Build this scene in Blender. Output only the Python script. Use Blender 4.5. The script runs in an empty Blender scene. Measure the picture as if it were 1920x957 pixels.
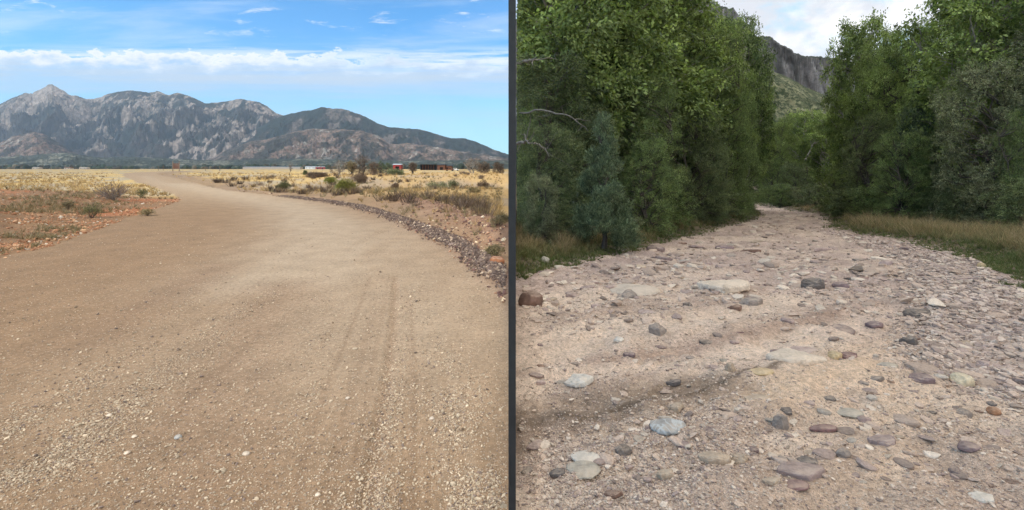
import bpy, math, random
import numpy as np
random.seed(7)
RNG = np.random.default_rng(11)
SC = bpy.context.scene
COL = SC.collection
R = math.radians

# ------------------------------------------------------------------ camera
H = 1.6            # eye height
F = 900.0          # focal length in pixels of the 1920 px wide photograph
cam_d = bpy.data.cameras.new("camera")
cam = bpy.data.objects.new("camera", cam_d)
COL.objects.link(cam)
cam.location = (0, 0, H)
cam.rotation_euler = (R(90), 0, 0)
cam_d.sensor_width = 36
cam_d.lens = 36 * F / 1920
cam_d.shift_y = -(478.5 - 316) / 1920
cam_d.clip_start = 0.05
cam_d.clip_end = 20000
SC.camera = cam

# ------------------------------------------------------------------ light
SUN_EL, SUN_AZ = 38.0, 50.0          # elevation; azimuth to the left of straight behind the camera
world = bpy.data.worlds.new("World")
SC.world = world
world.use_nodes = True
S_DIR = np.array([-math.sin(R(SUN_AZ)) * math.cos(R(SUN_EL)), -math.cos(R(SUN_AZ)) * math.cos(R(SUN_EL)), math.sin(R(SUN_EL))])
sun_d = bpy.data.lights.new("sun", 'SUN')
sun = bpy.data.objects.new("sun", sun_d)
COL.objects.link(sun)
sun_d.energy = 3.0
sun_d.angle = R(0.35)
sun_d.color = (1.0, 0.93, 0.82)
from mathutils import Vector
sun.rotation_euler = Vector(S_DIR).to_track_quat('Z', 'Y').to_euler()
SC.view_settings.view_transform = 'Standard'
SC.view_settings.look = 'None'
SC.view_settings.exposure = 0.2
SC.view_settings.gamma = 1
SC.render.engine = 'CYCLES'
SC.cycles.use_denoising = True
SC.cycles.max_bounces = 6
SC.cycles.diffuse_bounces = 3
SC.cycles.transmission_bounces = 4
SC.cycles.glossy_bounces = 2
SC.cycles.transparent_max_bounces = 8


class NT:
    """small helper to write node trees"""
    def __init__(s, tree):
        s.t = tree; s.n = tree.nodes; s.l = tree.links
    def node(s, typ, **kw):
        n = s.n.new(typ)
        for k, v in kw.items():
            setattr(n, k, v)
        return n
    def put(s, inp, v):
        if hasattr(v, 'is_linked') or isinstance(v, bpy.types.NodeSocket):
            s.l.new(v, inp)
        elif v is not None:
            inp.default_value = v
    def math(s, op, a, b=None, c=None, clamp=False):
        n = s.node('ShaderNodeMath', operation=op, use_clamp=clamp)
        s.put(n.inputs[0], a)
        if b is not None: s.put(n.inputs[1], b)
        if c is not None: s.put(n.inputs[2], c)
        return n.outputs[0]
    def ss(s, v, lo, hi, a=0.0, b=1.0):
        n = s.node('ShaderNodeMapRange', interpolation_type='SMOOTHSTEP')
        s.put(n.inputs['Value'], v)
        s.put(n.inputs['From Min'], lo); s.put(n.inputs['From Max'], hi)
        s.put(n.inputs['To Min'], a); s.put(n.inputs['To Max'], b)
        return n.outputs[0]
    def mix(s, f, a, b, mode='MIX'):
        n = s.node('ShaderNodeMix', data_type='RGBA', blend_type=mode)
        s.put(n.inputs[0], f); s.put(n.inputs[6], a); s.put(n.inputs[7], b)
        return n.outputs[2]
    def noise(s, vec, scale, detail=4, rough=0.55, dist=0.0):
        n = s.node('ShaderNodeTexNoise')
        if vec is not None: s.put(n.inputs['Vector'], vec)
        n.inputs['Scale'].default_value = scale
        n.inputs['Detail'].default_value = detail
        n.inputs['Roughness'].default_value = rough
        n.inputs['Distortion'].default_value = dist
        return n.outputs[0]
    def xyz(s, x, y, z):
        n = s.node('ShaderNodeCombineXYZ')
        s.put(n.inputs[0], x); s.put(n.inputs[1], y); s.put(n.inputs[2], z)
        return n.outputs[0]


def build_world():
    t = NT(world.node_tree)
    t.n.clear()
    out = t.node('ShaderNodeOutputWorld')
    bg = t.node('ShaderNodeBackground')
    bg.inputs[1].default_value = 0.13
    t.l.new(bg.outputs[0], out.inputs[0])
    sky = t.node('ShaderNodeTexSky', sky_type='NISHITA')
    sky.sun_disc = False
    sky.sun_elevation = R(SUN_EL)
    sky.sun_rotation = R(180 + SUN_AZ)
    sky.air_density = 1.0; sky.dust_density = 0.4; sky.ozone_density = 1.6
    skyc = t.mix(1.0, sky.outputs[0], (0.50, 1.18, 1.62, 1), 'MULTIPLY')
    tc = t.node('ShaderNodeTexCoord')
    sep = t.node('ShaderNodeSeparateXYZ')
    t.l.new(tc.outputs['Generated'], sep.inputs[0])
    x, y, z = sep.outputs
    ya = t.math('MAXIMUM', t.math('ABSOLUTE', y), 0.05)
    s = t.math('DIVIDE', x, ya)                 # clouds hang on a far bank running east-west
    v = t.math('DIVIDE', z, ya)
    # ---- open plain side: a long low bank and thin streaks
    p1 = t.xyz(t.math('MULTIPLY', s, 1.0), t.math('MULTIPLY', v, 2.2), 0.0)
    puff = t.noise(p1, 17.0, 6, 0.58, 0.0)
    top = t.math('ADD', 0.235, t.math('MULTIPLY', t.math('SUBTRACT', puff, 0.5), 0.11))
    top = t.math('SUBTRACT', top, t.math('MULTIPLY', s, 0.012))
    d = t.math('SUBTRACT', top, v)
    edge = t.ss(d, -0.001, 0.007)
    low = t.ss(v, 0.15, 0.195)
    crest = t.math('MULTIPLY', edge, t.ss(d, 0.060, 0.012, 0.25, 1.0))
    p2 = t.xyz(t.math('MULTIPLY', s, 1.3), t.math('MULTIPLY', v, 19.0), 3.1)
    streak = t.noise(p2, 3.2, 6, 0.6, 0.3)
    st = t.ss(streak, 0.38, 0.58)
    vw = t.math('ADD', v, t.math('MULTIPLY', t.math('SUBTRACT', t.noise(p2, 1.1, 6, 0.65), 0.5), 0.09))
    bandm = t.math('MULTIPLY', t.ss(vw, 0.135, 0.185), t.ss(v, 0.268, 0.225))
    m_st = t.math('MULTIPLY', t.math('MULTIPLY', st, bandm), 0.85)
    base = t.math('MULTIPLY', t.math('MULTIPLY', bandm, t.ss(d, -0.012, 0.03)), t.ss(t.noise(p2, 1.4, 4, 0.6), 0.35, 0.6, 0.55, 0.92))
    m_crest = t.math('MULTIPLY', t.math('MULTIPLY', crest, low), t.ss(s, 0.05, -0.6, 0.35, 1.0))
    p3 = t.xyz(t.math('MULTIPLY', s, 2.0), t.math('MULTIPLY', v, 9.0), 7.7)
    wis = t.ss(t.noise(p3, 5.0, 7, 0.65, 0.5), 0.55, 0.76)
    m_w = t.math('MULTIPLY', wis, t.ss(v, 0.255, 0.30, 0.0, 0.75))
    p4 = t.xyz(t.math('MULTIPLY', s, 0.7), t.math('MULTIPLY', v, 5.0), 1.7)
    veil = t.ss(t.noise(p4, 3.0, 5, 0.6, 0.4), 0.42, 0.75, 0.0, 0.35)
    lowc = t.math('MULTIPLY', t.ss(t.noise(p2, 6.0, 5, 0.6), 0.5, 0.62), t.math('MULTIPLY', t.ss(v, 0.13, 0.145), t.ss(v, 0.168, 0.152)))
    lowc = t.math('MULTIPLY', lowc, t.ss(s, -0.75, -0.9, 0.0, 0.8))
    mL = t.math('MAXIMUM', t.math('MAXIMUM', m_st, base), t.math('MAXIMUM', m_crest, m_w))
    mL = t.math('MAXIMUM', mL, veil)
    mL = t.math('MAXIMUM', mL, lowc)
    # pale air near the horizon
    hor = t.ss(v, 0.26, 0.04, 0.0, 0.55)
    skyL = t.mix(hor, skyc, (4.7, 6.4, 7.6, 1))
    cbright = t.mix(t.ss(d, 0.05, 0.0), (4.7, 5.6, 6.7, 1), (7.6, 7.9, 8.2, 1))
    cL = t.mix(mL, skyL, cbright)
    # ---- canyon side: broken white overcast
    p5 = t.xyz(t.math('MULTIPLY', s, 1.0), t.math('MULTIPLY', v, 1.3), 5.3)
    cov = t.noise(p5, 3.6, 6, 0.55, 0.3)
    sh = t.noise(p5, 6.0, 5, 0.5, 0.2)
    ovc = t.mix(t.ss(sh, 0.42, 0.60), (6.2, 6.3, 6.7, 1), (9.4, 9.2, 9.0, 1))
    cR = t.mix(t.ss(cov, 0.34, 0.46), (4.2, 6.2, 7.6, 1), ovc)
    fin = t.mix(t.ss(x, -0.004, 0.02), cL, cR)
    t.l.new(fin, bg.inputs[0])
build_world()

# ------------------------------------------------------------------ helpers
def srgb(r, g, b):
    f = lambda c: (c / 255 / 12.92) if c / 255 <= 0.04045 else ((c / 255 + 0.055) / 1.055) ** 2.4
    return np.array([f(r), f(g), f(b)])

def _hash(ix, iy, seed):
    h = (ix.astype(np.int64) * 374761393 + iy.astype(np.int64) * 668265263 + seed * 974711) & 0xffffffff
    h = ((h ^ (h >> 13)) * 1274126177) & 0xffffffff
    h = h ^ (h >> 16)
    return (h & 0xffff) / 65535.0

def vn(x, y, seed=0):
    x = np.asarray(x, float); y = np.asarray(y, float)
    ix = np.floor(x); iy = np.floor(y)
    fx = x - ix; fy = y - iy
    fx = fx * fx * fx * (fx * (fx * 6 - 15) + 10); fy = fy * fy * fy * (fy * (fy * 6 - 15) + 10)
    a = _hash(ix, iy, seed); b = _hash(ix + 1, iy, seed)
    c = _hash(ix, iy + 1, seed); d = _hash(ix + 1, iy + 1, seed)
    return (a + (b - a) * fx) * (1 - fy) + (c + (d - c) * fx) * fy

def fbm(x, y, octv=5, seed=0, gain=0.5):
    s = 0; a = 1; n = 0
    for o in range(octv):
        s = s + a * vn(x * 2 ** o + 13.7 * o, y * 2 ** o + 7.3 * o, seed + o * 17); n += a; a *= gain
    return s / n

def ridged(x, y, octv=5, seed=0, gain=0.55):
    s = 0; a = 1; n = 0
    for o in range(octv):
        s = s + a * (1 - np.abs(2 * vn(x * 2 ** o + 5.1 * o, y * 2 ** o + 3.3 * o, seed + o * 31) - 1)); n += a; a *= gain
    return s / n

def sst(x, a, b):
    t = np.clip((x - a) / (b - a), 0, 1)
    return t * t * (3 - 2 * t)

def polydist(X, Y, pts):
    best = np.full(np.shape(X), 1e9)
    for (x0, y0), (x1, y1) in zip(pts[:-1], pts[1:]):
        dx, dy = x1 - x0, y1 - y0
        t = np.clip(((X - x0) * dx + (Y - y0) * dy) / (dx * dx + dy * dy + 1e-12), 0, 1)
        best = np.minimum(best, np.hypot(X - x0 - t * dx, Y - y0 - t * dy))
    return best

def inside(X, Y, poly):
    c = np.zeros(np.shape(X), bool)
    n = len(poly)
    for i in range(n):
        x0, y0 = poly[i]; x1, y1 = poly[(i + 1) % n]
        cond = ((y0 > Y) != (y1 > Y)) & (X < (x1 - x0) * (Y - y0) / (y1 - y0 + 1e-12) + x0)
        c ^= cond
    return c

def mesh_from(name, V, Fc, mat=None, col=None, smooth=True, cname='col'):
    V = np.asarray(V, np.float32); Fc = np.asarray(Fc, np.int32)
    k = Fc.shape[1]
    me = bpy.data.meshes.new(name)
    me.vertices.add(len(V)); me.vertices.foreach_set('co', V.ravel())
    me.loops.add(Fc.size); me.loops.foreach_set('vertex_index', Fc.ravel())
    me.polygons.add(len(Fc))
    me.polygons.foreach_set('loop_start', np.arange(0, Fc.size, k, dtype=np.int32))
    me.polygons.foreach_set('loop_total', np.full(len(Fc), k, np.int32))
    me.update(calc_edges=True)
    me.polygons.foreach_set('use_smooth', np.full(len(Fc), smooth, bool))
    if col is not None:
        a = me.color_attributes.new(cname, 'FLOAT_COLOR', 'POINT')
        c = np.ones((len(V), 4), np.float32); c[:, :3] = col
        a.data.foreach_set('color', c.ravel())
    if mat: me.materials.append(mat)
    me.validate()
    return me

def link(name, me, parent=None, loc=None, **props):
    o = bpy.data.objects.new(name, me)
    COL.objects.link(o)
    if parent: o.parent = parent
    if loc is not None: o.location = loc
    for k, v in props.items(): o[k] = v
    return o

def thing(name, label, cat, loc=(0, 0, 0), group=None):
    o = link(name, None, None, loc, label=label, category=cat)
    o.empty_display_size = 0.2
    if group: o['group'] = group
    return o

class MB:
    def __init__(s): s.V = []; s.F = []; s.n = 0; s.C = []
    def add(s, V, Fc, c=None):
        V = np.asarray(V, float); Fc = np.asarray(Fc, int)
        if Fc.shape[1] == 4: Fc = np.concatenate([Fc[:, [0, 1, 2]], Fc[:, [0, 2, 3]]])
        s.V.append(V); s.F.append(Fc + s.n); s.n += len(V)
        if c is not None: s.C.append(np.broadcast_to(c, (len(V), 3)))
    def box(s, x0, x1, y0, y1, z0, z1, c=None):
        V = [(x, y, z) for x in (x0, x1) for y in (y0, y1) for z in (z0, z1)]
        s.add(V, [(0, 1, 3, 2), (4, 6, 7, 5), (0, 4, 5, 1), (2, 3, 7, 6), (0, 2, 6, 4), (1, 5, 7, 3)], c)
    def tube(s, P, rad, k=6, c=None):
        P = np.asarray(P, float); n = len(P)
        rad = np.broadcast_to(rad, n)
        T = np.gradient(P, axis=0); T /= np.linalg.norm(T, axis=1)[:, None] + 1e-9
        ref = np.where(np.abs(T[:, 2:3]) > 0.9, np.array([[1.0, 0, 0]]), np.array([[0, 0, 1.0]]))
        U = np.cross(T, ref); U /= np.linalg.norm(U, axis=1)[:, None] + 1e-9
        W = np.cross(T, U)
        a = np.arange(k) * 2 * math.pi / k
        V = (P[:, None] + rad[:, None, None] * (np.cos(a)[None, :, None] * U[:, None] + np.sin(a)[None, :, None] * W[:, None])).reshape(-1, 3)
        Fc = [(i * k + j, i * k + (j + 1) % k, (i + 1) * k + (j + 1) % k, (i + 1) * k + j) for i in range(n - 1) for j in range(k)]
        s.add(V, Fc, c)
    def mesh(s, name, mat, smooth=False):
        return mesh_from(name, np.concatenate(s.V), np.concatenate(s.F), mat, np.concatenate(s.C) if s.C else None, smooth)

# ------------------------------------------------------------------ materials
def new_mat(name):
    m = bpy.data.materials.new(name); m.use_nodes = True
    t = NT(m.node_tree); t.n.clear()
    out = t.node('ShaderNodeOutputMaterial')
    return m, t, out

def principled(t, out, base, rough=0.9, spec=0.2, bump=None, bstr=0.5, bdist=0.01, metal=0.0):
    p = t.node('ShaderNodeBsdfPrincipled')
    t.put(p.inputs['Base Color'], base); t.put(p.inputs['Roughness'], rough)
    p.inputs['Specular IOR Level'].default_value = spec
    p.inputs['Metallic'].default_value = metal
    if bump is not None:
        b = t.node('ShaderNodeBump'); b.inputs['Strength'].default_value = bstr; b.inputs['Distance'].default_value = bdist
        t.put(b.inputs['Height'], bump); t.l.new(b.outputs[0], p.inputs['Normal'])
    t.l.new(p.outputs[0], out.inputs[0])
    return p

def pos(t):
    return t.node('ShaderNodeNewGeometry').outputs['Position']

def attr(t, name='col'):
    return t.node('ShaderNodeAttribute', attribute_name=name).outputs['Color']

def mat_ground(name, scales, contrast, bdist):
    """surface colour from the modelled ground, broken up by grain at several sizes"""
    m, t, out = new_mat(name)
    P = pos(t); c = attr(t)
    h = None
    for i, (sc, det, amt) in enumerate(scales):
        n = t.noise(P, sc, det, 0.6)
        k = t.ss(n, 0.3, 0.7, 1 - amt, 1 + amt)
        c = t.mix(1.0, c, t.xyz(k, k, k), 'MULTIPLY')
        h = n if h is None else t.math('ADD', t.math('MULTIPLY', h, 0.6), n)
    vo = t.node('ShaderNodeTexVoronoi'); t.put(vo.inputs['Vector'], P); vo.inputs['Scale'].default_value = 70
    sp = t.node('ShaderNodeSeparateColor'); t.l.new(vo.outputs['Color'], sp.inputs[0])
    k = t.math('MULTIPLY', t.ss(sp.outputs[0], 0.72, 0.97), t.ss(vo.outputs['Distance'], 0.55, 0.35))
    c = t.mix(t.math('MULTIPLY', k, contrast), c, t.mix(sp.outputs[1], (0.20, 0.15, 0.12, 1), (0.66, 0.56, 0.44, 1)))
    principled(t, out, c, 0.95, 0.1, t.math('ADD', h, t.math('MULTIPLY', k, 0.5)), 0.6, bdist)
    return m

def mat_attr(name, rough=0.9, grain=30.0, amt=0.25, bdist=0.003, spec=0.2):
    m, t, out = new_mat(name)
    tc = t.node('ShaderNodeTexCoord').outputs['Object']
    n = t.noise(tc, grain, 6, 0.65)
    k = t.ss(n, 0.3, 0.7, 1 - amt, 1 + amt)
    c = t.mix(1.0, attr(t), t.xyz(k, k, k), 'MULTIPLY')
    principled(t, out, c, rough, spec, n, 0.7, bdist)
    return m

def mat_rock_obj(name, veins=None):
    """stone coloured by the object's own colour"""
    m, t, out = new_mat(name)
    oi = t.node('ShaderNodeObjectInfo')
    tc = t.node('ShaderNodeTexCoord').outputs['Object']
    n = t.noise(tc, 3.0, 9, 0.72)
    n2 = t.noise(tc, 30.0, 5, 0.7)
    lay = t.noise(t.node('ShaderNodeMapping').outputs[0], 3.0) if False else n2
    k = t.ss(n, 0.28, 0.72, 0.68, 1.30); k2 = t.ss(n2, 0.25, 0.75, 0.8, 1.2)
    c = t.mix(1.0, oi.outputs['Color'], t.xyz(k, k, k), 'MULTIPLY')
    c = t.mix(1.0, c, t.xyz(k2, k2, k2), 'MULTIPLY')
    # dust settled on upward faces is real sand of the road
    nz = t.node('ShaderNodeSeparateXYZ'); t.l.new(t.node('ShaderNodeNewGeometry').outputs['Normal'], nz.inputs[0])
    dust = t.math('MULTIPLY', t.ss(nz.outputs[2], 0.6, 0.98), t.ss(n, 0.38, 0.60, 0.10, 0.50))
    c = t.mix(dust, c, (0.50, 0.385, 0.285, 1))
    if veins:
        w = t.noise(tc, 4.5, 5, 0.6, 1.8)
        k3 = t.ss(t.math('ABSOLUTE', t.math('SUBTRACT', w, 0.5)), 0.0, 0.045, 0.9, 0.0)
        c = t.mix(k3, c, veins)
    principled(t, out, c, 0.85, 0.25, t.math('ADD', t.math('MULTIPLY', n, 1.0), t.math('MULTIPLY', n2, 0.35)), 0.8, 0.02)
    return m

def mat_leaf(name, c0, c1, transl=0.3, rough=0.6):
    tcol = (1.1, 1.0, 0.8, 1) if 'grass' in name or 'twig' in name else (1.25, 1.35, 0.6, 1)
    m, t, out = new_mat(name)
    a = attr(t); sp = t.node('ShaderNodeSeparateColor'); t.l.new(a, sp.inputs[0])
    oi = t.node('ShaderNodeObjectInfo')
    c = t.mix(sp.outputs[0], (*c0, 1), (*c1, 1))
    k = t.math('MULTIPLY', sp.outputs[1], t.math('ADD', 0.82, t.math('MULTIPLY', oi.outputs['Random'], 0.36)))
    c = t.mix(1.0, c, t.xyz(k, k, k), 'MULTIPLY')
    p = t.node('ShaderNodeBsdfPrincipled'); t.put(p.inputs['Base Color'], c)
    p.inputs['Roughness'].default_value = rough; p.inputs['Specular IOR Level'].default_value = 0.35
    tr = t.node('ShaderNodeBsdfTranslucent')
    t.l.new(t.mix(1.0, c, tcol, 'MULTIPLY'), tr.inputs[0])
    mx = t.node('ShaderNodeMixShader'); mx.inputs[0].default_value = transl
    t.l.new(p.outputs[0], mx.inputs[1]); t.l.new(tr.outputs[0], mx.inputs[2]); t.l.new(mx.outputs[0], out.inputs[0])
    return m

def mat_plain(name, c, rough=0.8, amt=0.2, grain=8.0, metal=0.0, spec=0.3, bdist=0.004):
    m, t, out = new_mat(name)
    n = t.noise(pos(t), grain, 6, 0.65)
    k = t.ss(n, 0.3, 0.7, 1 - amt, 1 + amt)
    principled(t, out, t.mix(1.0, (*c, 1), t.xyz(k, k, k), 'MULTIPLY'), rough, spec, n, 0.5, bdist, metal)
    return m

M_road = mat_ground('gravel_road_dirt', [(2.0, 5, 0.10), (22.0, 4, 0.16), (160.0, 3, 0.22)], 0.55, 0.012)
M_wash = mat_ground('sandy_wash', [(2.5, 5, 0.10), (26.0, 5, 0.22), (150.0, 3, 0.28)], 0.6, 0.03)
M_peb = mat_attr('pebble', 0.9, 60.0, 0.2)
M_rock = mat_rock_obj('rock')
M_vein = mat_rock_obj('veined_rock', (0.48, 0.48, 0.46, 1))
M_bark = mat_plain('bark', (0.085, 0.070, 0.058), 0.95, 0.4, 14.0)
M_palebark = mat_plain('pale_bark', (0.30, 0.27, 0.23), 0.9, 0.4, 9.0)
M_twig = mat_plain('dry_twig', (0.17, 0.12, 0.10), 0.95, 0.3, 20.0)
L_syc = mat_leaf('broad_leaf', (0.0960, 0.1357, 0.0428), (0.2596, 0.3105, 0.1087), 0.32)
L_ash = mat_leaf('ash_leaf', (0.0755, 0.1152, 0.0425), (0.2222, 0.2717, 0.1018), 0.25)
L_oak = mat_leaf('oak_leaf', (0.0696, 0.0973, 0.0418), (0.1827, 0.2087, 0.0904), 0.2)
L_grey = mat_leaf('silver_leaf', (0.0924, 0.1082, 0.0528), (0.2772, 0.2838, 0.1650), 0.2)
L_jun = mat_leaf('juniper_leaf', (0.070, 0.098, 0.052), (0.180, 0.225, 0.120), 0.12)
L_scrub = mat_leaf('scrub_leaf', (0.13, 0.15, 0.03), (0.28, 0.26, 0.06), 0.25)
L_brown = mat_leaf('brown_twig_leaf', (0.10, 0.065, 0.045), (0.21, 0.145, 0.095), 0.1)
L_drygrass = mat_leaf('dry_grass_blade', (0.34, 0.23, 0.105), (0.62, 0.44, 0.20), 0.3)
L_verge = mat_leaf('verge_grass_blade', (0.09, 0.13, 0.035), (0.42, 0.30, 0.17), 0.3)
L_greygrass = mat_leaf('grey_grass_blade', (0.15, 0.14, 0.06), (0.40, 0.30, 0.17), 0.2)

# ------------------------------------------------------------------ ground: the open plain (X < 0)
SL = 0.05                                     # the canyon side falls away at five per cent
def GL(px, py):                               # a point seen on level ground -> where it lies
    Y = 900 * H / (py - 316.0); return ((px - 960) * Y / F, Y)
def GR(px, py):
    Y = 900 * H / (py - 316.0 - SL * 900); return ((px - 960) * Y / F, Y)

road_le = [GL(*p) for p in [(-1500, 900), (-700, 640), (-200, 535), (0, 487), (100, 461), (200, 425), (280, 396), (332, 380), (343, 374), (330, 366), (300, 355), (262, 343), (240, 334), (230, 328), (236, 325), (262, 323.2), (330, 321)]]
road_re = [GL(*p) for p in [(345, 321.6), (300, 324.4), (292, 327), (320, 333), (360, 343), (430, 357), (520, 368), (600, 380), (660, 392), (720, 412), (780, 440), (830, 470), (880, 508), (920, 545), (953, 582)]]
a0 = GL(958, 600)
road_re += [(0.02, a0[1]), (0.4, 3.0)]
road_poly = road_le + road_re + [(0.4, -12), (-30, -12)]
bermline = [(x + 0.30, y + 0.22) for x, y in road_re[6:-1]]
crest2 = [GL(*p) for p in [(760, 378), (820, 392), (870, 412), (930, 436), (990, 462)]]

C_ROAD = np.array([0.240, 0.152, 0.088]); C_ROADL = np.array([0.40, 0.315, 0.228]); C_ROADD = np.array([0.215, 0.135, 0.085])
C_GOLD = np.array([0.54, 0.36, 0.13]); C_PALE = np.array([0.40, 0.32, 0.21]); C_RED = np.array([0.34, 0.135, 0.06])
C_BRN = np.array([0.24, 0.155, 0.095]); C_OLV = np.array([0.14, 0.105, 0.06])

def left_surface(X, Y, want_col=True):
    ins = inside(X, Y, road_poly)
    dl = polydist(X, Y, road_le); dr = polydist(X, Y, road_re)
    ed = np.minimum(dl, dr)
    leftside = (~ins) & (dl < dr) & (Y < 45)
    off = np.where(ins, 0, sst(ed, 0, 1.5))
    n1 = fbm(X * 0.35, Y * 0.35, 5, 3); n2 = fbm(X * 1.7, Y * 1.7, 4, 9)
    z = off * ((n1 - 0.5) * 0.10 + (n2 - 0.5) * 0.10) * sst(Y, 3, 8)
    near = 1 - sst(Y, 23, 30)
    bank = np.where(leftside, 0.50 * sst(dl, 0.2, 5.5) * (1 - sst(dl + n1 * 1.5, 9.5, 12.0)), 0) * near
    lumps = np.where(leftside, sst(dl, 0.5, 4) * (fbm(X * 1.1, Y * 1.1, 4, 21) - 0.45) * 0.28, 0) * near
    z = z + bank + lumps * (bank > 0.05)
    db = polydist(X, Y, bermline)
    bw = np.exp(-(db / 0.27) ** 2) * (1 - sst(Y, 18, 30)) * (0.75 + 0.5 * n2) * np.where(ins & (dr > 0.1), 0.5, 1)
    z = z + 0.12 * bw
    rs = (~ins) & (dr <= dl)
    d2 = polydist(X, Y, crest2)
    z = z + np.where(rs, 0.22 * np.exp(-(d2 / 0.9) ** 2) * (0.6 + 0.8 * n2), 0)
    # rolling ground and a shallow draw beyond the bend
    roll = np.where(rs, 1.0, 0.0) * sst(X, -38, -16)
    z = z + roll * (0.85 * np.exp(-((Y - 74 - 0.3 * X) / 17) ** 2) - 0.55 * np.exp(-((Y - 46) / 9) ** 2) + 0.25 * np.exp(-((Y - 34) / 5) ** 2) * sst(X, -14, -4))
    z = z + np.where(rs, sst(ed, 1, 6) * sst(Y, 12, 30) * (fbm(X * .12, Y * .12, 3, 41) - .5) * .5 * (1 - sst(Y, 90, 200)), 0)
    # shallow wheel ruts
    rut = -0.020 * np.exp(-(polydist(X, Y, RUTS[0]) / 0.045) ** 2) - 0.012 * np.exp(-(polydist(X, Y, RUTS[1]) / 0.30) ** 2)
    dr0 = polydist(X, Y, RUTS[0])
    z = z + np.where(ins, rut, 0) + np.where(ins & (dr0 < .5) & (Y < 9), .0028 * np.cos(dr0 * 95) * (1 - sst(dr0, .12, .5)) * sst(n2, .35, .6), 0)
    if not want_col: return z
    c = np.empty(np.shape(X) + (3,))
    # road
    a = fbm(X * 0.5, Y * 0.22, 4, 51); b = fbm(X * 3.0, Y * 0.9, 4, 57)
    t1 = sst(a, 0.42, 0.62)[..., None]
    road = C_ROAD * (1 - 0.0 * t1) * (0.94 + 0.12 * b[..., None])
    wt = np.zeros(np.shape(X))
    for w, (pl, wd) in zip((1.0, 0.75, 0.5), ((WORN[0], 1.6), (WORN[1], 2.2), (WORN[2], 1.0))):
        wt = np.maximum(wt, w * np.exp(-(polydist(X, Y, pl) / wd) ** 2))
    wt = (wt * (.45 + .35 * b + .2 * a)).clip(0, 0.7)[..., None]
    road = road * (1 - wt) + C_ROADL * wt
    dk = np.zeros(np.shape(X))
    for pl, wd in ((DARK[0], 0.045), (DARK[1], 0.45), (DARK[2], 0.35)):
        dk = np.maximum(dk, np.exp(-(polydist(X, Y, pl) / wd) ** 2))
    dk = (dk * (0.15 + 0.6 * b))[..., None]
    road = road * (1 - dk) + C_ROADD * dk
    ln = np.zeros(np.shape(X)); lt = np.zeros(np.shape(X)); cut = fbm(X * 1.1, Y * .5, 4, 88)
    for q, (pl, wd, am) in enumerate(TRACKS):
        g = am * np.exp(-(polydist(X, Y, pl) / wd) ** 2) * sst(cut + .1 * math.sin(q * 2.1), .38, .58)
        if q % 3 == 2: lt = np.maximum(lt, g)
        else: ln = np.maximum(ln, g)
    ln = ln[..., None]; lt = lt[..., None]
    road = road * (1 - ln) + C_ROADD * .85 * ln
    road = road * (1 - lt) + C_ROADL * .9 * lt
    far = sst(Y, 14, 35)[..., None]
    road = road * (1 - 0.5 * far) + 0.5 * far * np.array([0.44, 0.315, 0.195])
    # open ground
    g1 = fbm(X * 0.30, Y * 0.16, 5, 61)[..., None]; g2 = fbm(X * 1.3, Y * 0.6, 5, 67)[..., None]
    gold = C_GOLD * (0.80 + 0.4 * g2)
    grass = gold * sst(g1, 0.36, 0.56) + C_PALE * (0.75 + 0.4 * g2) * (1 - sst(g1, 0.36, 0.56))
    grass = grass * (1 - 0.55 * sst(g2, 0.56, 0.72)) + C_BRN * 0.55 * sst(g2, 0.56, 0.72)
    pale = (np.exp(-((Y - 33) / 7) ** 2) * np.where(X < -20, 1, 0))[..., None]
    grass = grass * (1 - 0.8 * pale) + C_PALE * 1.15 * 0.8 * pale
    rsd = (np.where(rs, 1, 0) * sst(X, -30, -12) * (1 - sst(Y, 75, 110)) )[..., None]
    grass = grass * (1 - 0.45 * rsd) + (C_BRN * (0.9 + 0.7 * g2)) * 0.45 * rsd
    dirt = C_BRN * (0.8 + 0.5 * g2)
    red = C_RED * (0.75 + 0.55 * g2)
    sh = sst(g1 + 0.6 * (g2 - 0.5), 0.40, 0.56)
    bankc = red * (1 - sh) + (C_OLV * .7 + C_RED * .3) * (0.8 + 0.5 * g2) * sh
    top = (np.exp(-((dl + n1 * 2 - 9.5) / 1.7) ** 2))[..., None]
    bankc = bankc * (1 - top) + C_RED * 1.15 * (0.8 + 0.4 * g2) * top
    bm = (np.where(leftside, 1 - sst(dl + n1 * 1.5, 10.2, 11.6), 0) * near)[..., None]
    open_c = grass * (1 - bm) + bankc * bm
    sh2 = (np.where(rs, 1 - sst(ed + (g2[..., 0] - 0.5) * 3, 2.0, 5.0 + Y * 0.03), 0))[..., None]
    open_c = open_c * (1 - sh2 * 0.85) + dirt * sh2 * 0.85
    st = (np.where(rs, np.exp(-(d2 / 0.9) ** 2), 0))[..., None] * 0.7
    open_c = open_c * (1 - st) + np.array([0.24, 0.13, 0.09]) * st
    m = (np.where(ins, 0, 1) * sst(ed + (n2 - 0.5) * 0.35, 0.0, 0.18))[..., None]
    c = road * (1 - m) + open_c * m
    bwc = np.clip(bw * 1.3, 0, 1)[..., None]
    c = c * (1 - bwc) + np.array([0.17, 0.105, 0.075]) * bwc
    return z, c

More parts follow.
